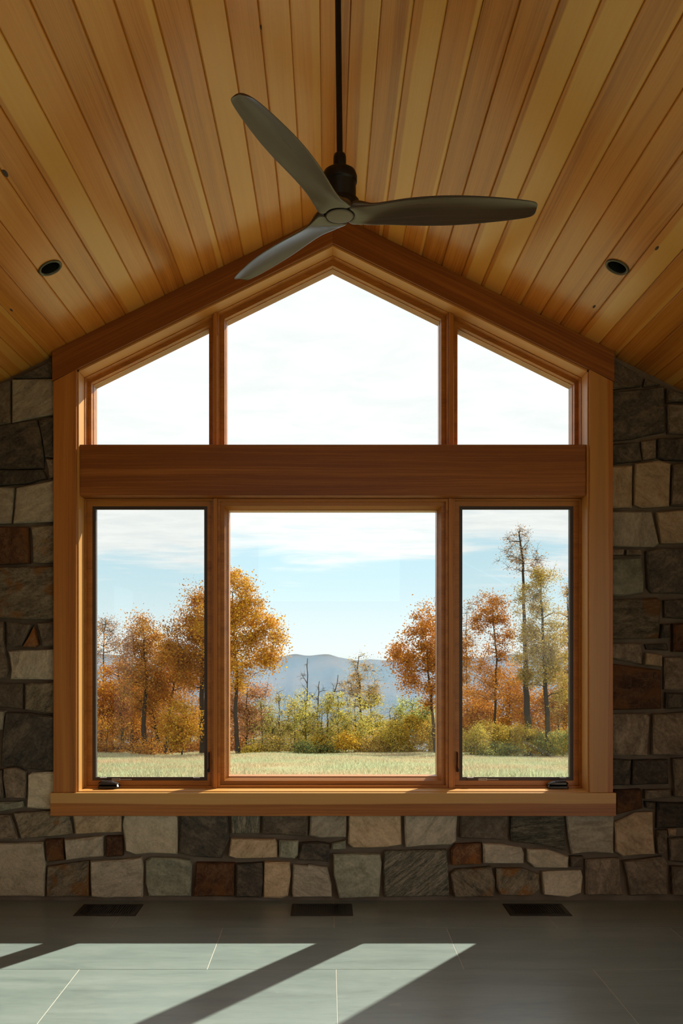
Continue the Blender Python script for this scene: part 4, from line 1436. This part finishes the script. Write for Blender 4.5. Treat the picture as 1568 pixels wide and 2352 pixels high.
for (px, cy, rx, ry, d, pal, lab) in (
    (235, 1690, 34, 48, 70, [('rust', 2), ('brown', 3)], 'tan thicket tree behind the low brown shrub-tree'),
    (272, 1695, 34, 46, 72, [('orange', 2), ('brown', 2)], 'copper thicket tree under the orange undergrowth oak'),
    (312, 1690, 34, 50, 71, [('rust', 3), ('brown', 2)], 'russet thicket tree behind the dark-stemmed russet tree'),
    (352, 1695, 34, 48, 73, [('brown', 3), ('golden', 1)], 'brown thicket tree behind the slanting trunk'),
    (392, 1690, 34, 50, 70, [('rust', 2), ('orange', 2)], 'orange-brown thicket tree under the leaning slender tree'),
    (436, 1690, 36, 50, 72, [('brown', 2), ('golden', 2)], 'ochre thicket tree behind the small golden tree'),
    (490, 1680, 40, 60, 70, [('rust', 2), ('pink', 2)], 'dusky thicket tree between the copper oak and the golden oak'),
    (540, 1690, 36, 50, 68, [('pink', 2), ('orange', 2)], 'rosy thicket tree behind the golden oak trunk'),
    (580, 1680, 34, 50, 70, [('pink', 2), ('tan', 2)], 'dull pink thicket tree behind the pinkish thin-leaved tree'),
    (625, 1700, 34, 40, 71, [('olive', 2), ('tan', 3)], 'grey-tan thicket tree behind the grey-stemmed sapling'),
    (668, 1702, 34, 38, 72, [('olive', 3), ('brown', 2)], 'dull olive thicket tree behind the pale yellow sapling'),
    (712, 1700, 34, 40, 71, [('tan', 2), ('brown', 2)], 'brown thicket tree behind the tallest snag'),
    (756, 1702, 34, 38, 72, [('olive', 3), ('tan', 2)], 'olive-tan thicket tree behind the crooked snag'),
    (800, 1698, 34, 42, 71, [('olive', 2), ('golden', 2)], 'ochre thicket tree behind the poplar foot'),
    (845, 1700, 34, 40, 72, [('tan', 2), ('olive', 2)], 'straw thicket tree behind the mottled olive sapling'),
    (890, 1700, 34, 40, 71, [('brown', 2), ('olive', 2)], 'dark tan thicket tree behind the brown-yellow sapling'),
    (1030, 1690, 40, 50, 70, [('olive', 2), ('golden', 2)], 'golden thicket tree between the russet oak and the orange oak'),
    (1085, 1680, 36, 50, 70, [('orange', 2), ('pink', 2)], 'pale orange thicket tree behind the yellow-green shrub'),
    (1140, 1690, 40, 46, 72, [('orange', 2), ('brown', 2)], 'bronze thicket tree behind the orange oak trunk'),
    (1190, 1685, 40, 50, 71, [('rust', 3), ('orange', 1)], 'russet thicket tree behind the copper undergrowth tree'),
    (1240, 1680, 40, 54, 70, [('orange', 2), ('brown', 2)], 'copper thicket tree between the two poplar trunks'),
    (1292, 1680, 40, 56, 72, [('olive', 2), ('brown', 2)], 'dun thicket tree behind the tawny tree')):
    tree('thicket_tree', lab, 'tree', d, [(px, 1742), (px + 2, 1700), (px, cy - ry * .7)], [(px, cy, rx, ry), (px, cy + 45, rx * 1.1, 36)], pal, 2300, .20, .06, 40, .42, 0, GK, lowbranch=.05)
# --- behind the big middle pane
tree('oak_tree', 'golden oak with a full crown in the big pane', 'tree', 55, [(548, 1742), (543, 1690), (540, 1620), (545, 1560), (540, 1500), (535, 1420), (533, 1360)], [(540, 1360, 38, 45), (570, 1400, 34, 40), (560, 1440, 52, 56), (606, 1465, 42, 46), (545, 1510, 46, 44), (600, 1510, 34, 26), (500, 1450, 40, 70), (535, 1560, 26, 26)], [('golden', 4), ('orange', 2), ('brown', 1)], 12500, .18, .15, 120, .36, 0, GT)
tree('understory_tree', 'pinkish thin-leaved tree beneath the golden oak', 'tree', 57, [(565, 1742), (567, 1680), (566, 1620), (570, 1570)], [(560, 1600, 42, 44), (592, 1575, 30, 34), (545, 1650, 40, 42), (585, 1650, 30, 40), (530, 1610, 26, 50)], [('pink', 4), ('rust', 2)], 4600, .15, .06, 70, .34, .5, GT)
tree('poplar_tree', 'slender sparse tan poplar rising before the mountain ridge', 'tree', 60, [(829, 1742), (828, 1660), (826, 1590), (822, 1540), (824, 1508)], [(824, 1530, 24, 34), (805, 1570, 24, 30), (848, 1575, 22, 40), (832, 1600, 34, 30)], [('tan', 3), ('olive', 2), ('orange', 1)], 2100, .12, .08, 70, .26, .6, GT)
tree('oak_tree', 'russet oak with a dark leaning trunk above the amber shrubs', 'tree', 55, [(1000, 1742), (996, 1670), (990, 1620), (985, 1560), (980, 1500), (978, 1440)], [(978, 1440, 42, 44), (950, 1490, 46, 44), (1010, 1480, 52, 60), (935, 1530, 34, 26), (960, 1590, 40, 36), (1030, 1530, 48, 60), (893, 1528, 16, 9)], [('orange', 3), ('rust', 3)], 9200, .17, .12, 92, .36, 0, GT)
for (px, top, lab, d) in ((706, 1512, 'bare forked snag, tallest of the dead stems before the mountain ridge', 59), (733, 1565, 'crooked dead snag between the tallest bare stem and the curved one', 60), (776, 1550, 'curved bare snag leaning toward the sparse poplar', 60)):
    lean = 26 if px == 776 else 4
    tree('dead_snag', lab, 'dead tree', d, [(px - lean, 1742), (px - lean * .9, 1640), (px - lean * .3, 1590), (px, top)], [(px, (top + 1620) / 2, 18, (1620 - top) / 2.4)], [('brown', 1)], 0, .1, .07, 7, .18, 1.0, 'dead snags before the mountain ridge', M_DEADWOOD)
GS = 'yellow-green saplings along the meadow edge'
for (px, cy, rx, ry, pal, lab, nl) in (
    (600, 1655, 34, 46, [('ygreen', 3), ('green', 1), ('tan', 1)], 'olive-green sapling between the golden oak trunk and the grey-stemmed sapling', 2300),
    (640, 1640, 36, 50, [('ygreen', 2), ('olive', 2), ('tan', 2)], 'grey-stemmed thin sapling between the golden oak and the dead snags', 1900),
    (676, 1660, 34, 50, [('ygreen', 2), ('yellow', 2), ('tan', 1)], 'pale yellow sapling between the grey-stemmed one and the tallest snag', 2400),
    (700, 1625, 26, 40, [('ygreen', 3), ('yellow', 2)], 'yellow-green sapling around the foot of the tallest snag', 1900),
    (738, 1660, 34, 48, [('olive', 2), ('ygreen', 2), ('yellow', 1)], 'olive sapling below the crooked snag', 2400),
    (775, 1640, 34, 50, [('ygreen', 3), ('yellow', 2), ('olive', 1)], 'dense yellow-green sapling below the curved snag', 2900),
    (815, 1650, 34, 55, [('yellow', 2), ('ygreen', 2), ('olive', 1)], 'yellow sapling at the foot of the sparse poplar', 2900),
    (852, 1645, 32, 50, [('ygreen', 2), ('olive', 2), ('yellow', 1)], 'mottled olive sapling between the sparse poplar and the russet oak', 2500),
    (895, 1670, 34, 44, [('olive', 2), ('yellow', 2), ('tan', 1)], 'brown-yellow sapling beside the yellow leafy shrub', 2100),
    (945, 1630, 46, 32, [('ygreen', 4), ('green', 2)], 'bright green sapling beneath the russet oak', 3200),
    (985, 1645, 34, 34, [('ygreen', 4), ('green', 1)], 'fresh green sapling beside the russet oak trunk', 2400)):
    tree('sapling', lab, 'sapling', 57 + (px * 7 % 5) * .6, [(px, 1742), (px + 2, 1690), (px + 1, cy), (px, cy - ry * .8)], [(px, cy, rx, ry), (px, cy + 34, rx * 1.1, 30)], pal, int(nl * .62), .13, .035, 44, .24, .6, GS, lowbranch=.05)
GB = 'low autumn shrubs along the meadow edge'
for (px, cy, rx, ry, pal, lab, nl) in (
    (580, 1726, 22, 12, [('yellow', 4)], 'small bright yellow shrub at the meadow edge under the golden oak', 900),
    (733, 1706, 18, 12, [('yellow', 3), ('golden', 2)], 'small amber shrub in front of the saplings', 700),
    (620, 1712, 30, 20, [('yellow', 1), ('olive', 2), ('tan', 2)], 'straw-coloured low shrub beside the small bright yellow one', 1100),
    (700, 1724, 26, 14, [('green', 3), ('olive', 1)], 'dark green low shrub at the meadow edge below the snags', 1200),
    (750, 1726, 30, 13, [('green', 3), ('olive', 2)], 'dark green low shrub beside the amber one', 1200),
    (795, 1704, 26, 18, [('golden', 3), ('yellow', 2)], 'orange-gold low shrub at the foot of the poplar', 1200),
    (850, 1716, 32, 20, [('olive', 2), ('tan', 2), ('golden', 1)], 'brownish low shrub beside the orange-gold one', 1300),
    (905, 1690, 30, 32, [('yellow', 3), ('ygreen', 1), ('olive', 1)], 'yellow leafy shrub between the brownish low shrub and the amber one', 2200),
    (945, 1680, 36, 34, [('yellow', 3), ('golden', 2), ('olive', 1)], 'amber leafy shrub below the russet oak', 3000),
    (990, 1685, 36, 36, [('yellow', 2), ('golden', 2), ('olive', 2)], 'gold-brown shrub under the leaning russet oak trunk', 2800),
    (925, 1724, 50, 15, [('olive', 3), ('tan', 2)], 'dry stalky shrub under the amber thicket', 1500),
    (1080, 1695, 34, 34, [('ygreen', 1), ('yellow', 1), ('olive', 3)], 'yellow-green shrub under the bare twiggy tree', 2400),
    (1125, 1690, 34, 30, [('yellow', 1), ('olive', 3), ('golden', 1)], 'mustard shrub below the slim-trunked orange oak', 2400),
    (1165, 1700, 34, 30, [('olive', 4), ('green', 1), ('yellow', 1)], 'olive shrub between the mustard shrub and the thick poplar trunk', 2300),
    (1205, 1698, 30, 30, [('yellow', 2), ('olive', 2)], 'lemon-yellow shrub at the thick poplar trunk', 2000),
    (1245, 1712, 34, 24, [('green', 3), ('olive', 2)], 'dark green shrub between the two poplar trunks', 2000),
    (1292, 1705, 30, 28, [('olive', 3), ('green', 2)], 'grey-green shrub under the tawny tree', 1900),
    (1140, 1724, 60, 14, [('green', 3), ('olive', 2)], 'dark low undergrowth shrub under the mustard shrub', 2000)):
    tree('shrub', lab, 'shrub', 55 + (px * 3 % 4) * .5, [(px, 1742), (px, 1725), (px + 1, cy)], [(px, cy, rx, ry)], pal, nl, .13, .025, 30, .24, .2, GB, lowbranch=.0)
# --- behind the right casement
tree('oak_tree', 'orange oak with a slim dark trunk next to the very tall poplar', 'tree', 58, [(1134, 1742), (1134, 1660), (1137, 1590), (1139, 1500), (1132, 1430), (1130, 1380)], [(1128, 1395, 36, 34), (1112, 1430, 26, 30), (1150, 1450, 26, 40), (1130, 1520, 40, 30), (1120, 1580, 44, 30)], [('orange', 2), ('rust', 3), ('brown', 1)], 4800, .16, .10, 76, .32, 0, GT)
tree('poplar_tree', 'very tall bare-topped poplar with a thick ivy-dark trunk', 'tree', 57, [(1212, 1742), (1213, 1660), (1208, 1560), (1204, 1440), (1202, 1340), (1200, 1290), (1190, 1222)], [(1192, 1255, 40, 38), (1175, 1290, 30, 24), (1215, 1290, 26, 34), (1192, 1228, 14, 16)], [('tan', 2), ('brown', 3)], 900, .12, .26, 60, .26, .8, GT, lowbranch=.62)
tree('poplar_tree', 'broad yellow-olive poplar with a leaning dark trunk beside the tallest tree', 'tree', 56, [(1262, 1742), (1256, 1680), (1252, 1600), (1248, 1500), (1244, 1400), (1242, 1320)], [(1232, 1350, 20, 42), (1258, 1345, 13, 48), (1208, 1400, 22, 60), (1212, 1490, 28, 70), (1250, 1440, 30, 70), (1283, 1470, 22, 60), (1240, 1530, 40, 60), (1275, 1570, 34, 55)], [('olive', 5), ('tan', 1), ('brown', 1)], 14000, .13, .20, 135, .30, .2, GT)
tree('oak_tree', 'tawny tree behind the broad yellow-olive poplar', 'tree', 62, [(1312, 1742), (1310, 1600), (1306, 1450), (1302, 1350)], [(1305, 1400, 18, 60), (1305, 1500, 24, 60), (1300, 1600, 30, 60)], [('tan', 2), ('orange', 2), ('olive', 1)], 3600, .15, .11, 60, .34, .3, GT)
tree('understory_tree', 'bright orange low tree under the bare twiggy tree', 'tree', 61, [(1088, 1742), (1088, 1680), (1086, 1620)], [(1085, 1610, 34, 34), (1110, 1640, 36, 30), (1075, 1650, 30, 34)], [('orange', 4), ('golden', 1), ('rust', 1)], 4200, .17, .07, 46, .36, 0, GT)
tree('understory_tree', 'copper undergrowth tree between the orange oak and the thick poplar trunk', 'tree', 64, [(1172, 1742), (1173, 1680), (1170, 1600)], [(1170, 1570, 36, 50), (1165, 1640, 44, 42), (1200, 1620, 30, 50)], [('orange', 3), ('rust', 3), ('golden', 1)], 5200, .18, .07, 54, .40, 0, GT)
tree('understory_tree', 'russet undergrowth tree behind the leaning poplar trunk', 'tree', 66, [(1280, 1742), (1281, 1680), (1282, 1620)], [(1285, 1600, 36, 60), (1240, 1640, 40, 50), (1290, 1670, 30, 40)], [('orange', 2), ('rust', 3), ('golden', 1)], 4600, .18, .07, 50, .40, 0, GT)
tree('thin_tree', 'bare twiggy tree between the russet oak and the orange oak', 'tree', 66, [(1070, 1742), (1072, 1600), (1070, 1480), (1072, 1400)], [(1074, 1440, 20, 60), (1078, 1530, 24, 40)], [('brown', 2), ('orange', 2)], 700, .13, .06, 40, .34, .8, GT)

# --- the wood goes on past both edges of the window
for k, px in enumerate((188, 130, 70, 10, -55, -120, 1345, 1400, 1460, 1520, 1585, 1650)):
    tp = 1400 + (k * 37 % 90)
    tree('edge_tree', 'russet tree of the wood beyond the edges of the window', 'tree', 60 + k % 4 * 2, [(px, 1742), (px + 4, 1600), (px, tp + 20)], [(px, tp + 60, 46, 60), (px - 20, tp + 150, 46, 60), (px + 20, 1680, 50, 55)], [('orange', 2), ('rust', 2), ('brown', 2), ('golden', 1)], 2600, .2, .13, 50, .46, 0, 'trees of the wood past the window edges')

# ------------------------------------------------------------------ meadow grass blades
rng = np.random.RandomState(77)
NB = 170000
yy = 20 + 44 * rng.uniform(0, 1, NB) ** .75
xx = rng.uniform(-.36, .36, NB) * yy
zz = np.array([gz_at(a, b) for a, b in zip(xx, yy)])
hgt = rng.uniform(.04, .135, NB) * (1 + .35 * np.sin(xx * 1.3 + np.sin(yy * .9)))
an = rng.uniform(0, 6.283, NB)
wd = rng.uniform(.012, .03, NB)
lean = rng.normal(size=(NB, 2)) * .06
P = np.empty((NB, 3, 3))
P[:, 0] = np.stack((xx - np.cos(an) * wd, yy - np.sin(an) * wd, zz - .03), 1)
P[:, 1] = np.stack((xx + np.cos(an) * wd, yy + np.sin(an) * wd, zz - .03), 1)
P[:, 2] = np.stack((xx + lean[:, 0], yy + lean[:, 1], zz + hgt), 1)
me = bpy.data.meshes.new('grass')
me.vertices.add(NB * 3)
me.vertices.foreach_set('co', P.reshape(-1).astype(np.float32))
me.loops.add(NB * 3)
me.loops.foreach_set('vertex_index', np.arange(NB * 3, dtype=np.int32))
me.polygons.add(NB)
me.polygons.foreach_set('loop_start', np.arange(0, NB * 3, 3, dtype=np.int32))
me.polygons.foreach_set('loop_total', np.full(NB, 3, dtype=np.int32))
me.update(calc_edges=True)
patch = .5 + .5 * np.sin(xx * .55 + 1.3 * np.sin(yy * .33) + .8) * np.cos(yy * .42 + .7 * np.sin(xx * .4))
patch = np.clip(patch + rng.normal(size=NB) * .22 + .10 * (xx > -6) - .12 * (xx < -8), 0, 1)[:, None]
ca, cb = np.array((.56, .43, .27)), np.array((.46, .50, .31))
cols = (ca * (1 - patch) + cb * patch) * rng.uniform(.75, 1.25, (NB, 1))
at = me.color_attributes.new('tint', 'FLOAT_COLOR', 'POINT')
c4 = np.ones((NB, 3, 4), dtype=np.float32)
c4[:, :, :3] = np.clip(cols, 0, .9)[:, None, :]
at.data.foreach_set('color', c4.reshape(-1))
me.materials.append(M_GRASS)
grass = bpy.data.objects.new('grass', me)
COL.objects.link(grass)
props(grass, 'pale dry and green grass blades of the meadow', 'grass', kind='stuff')
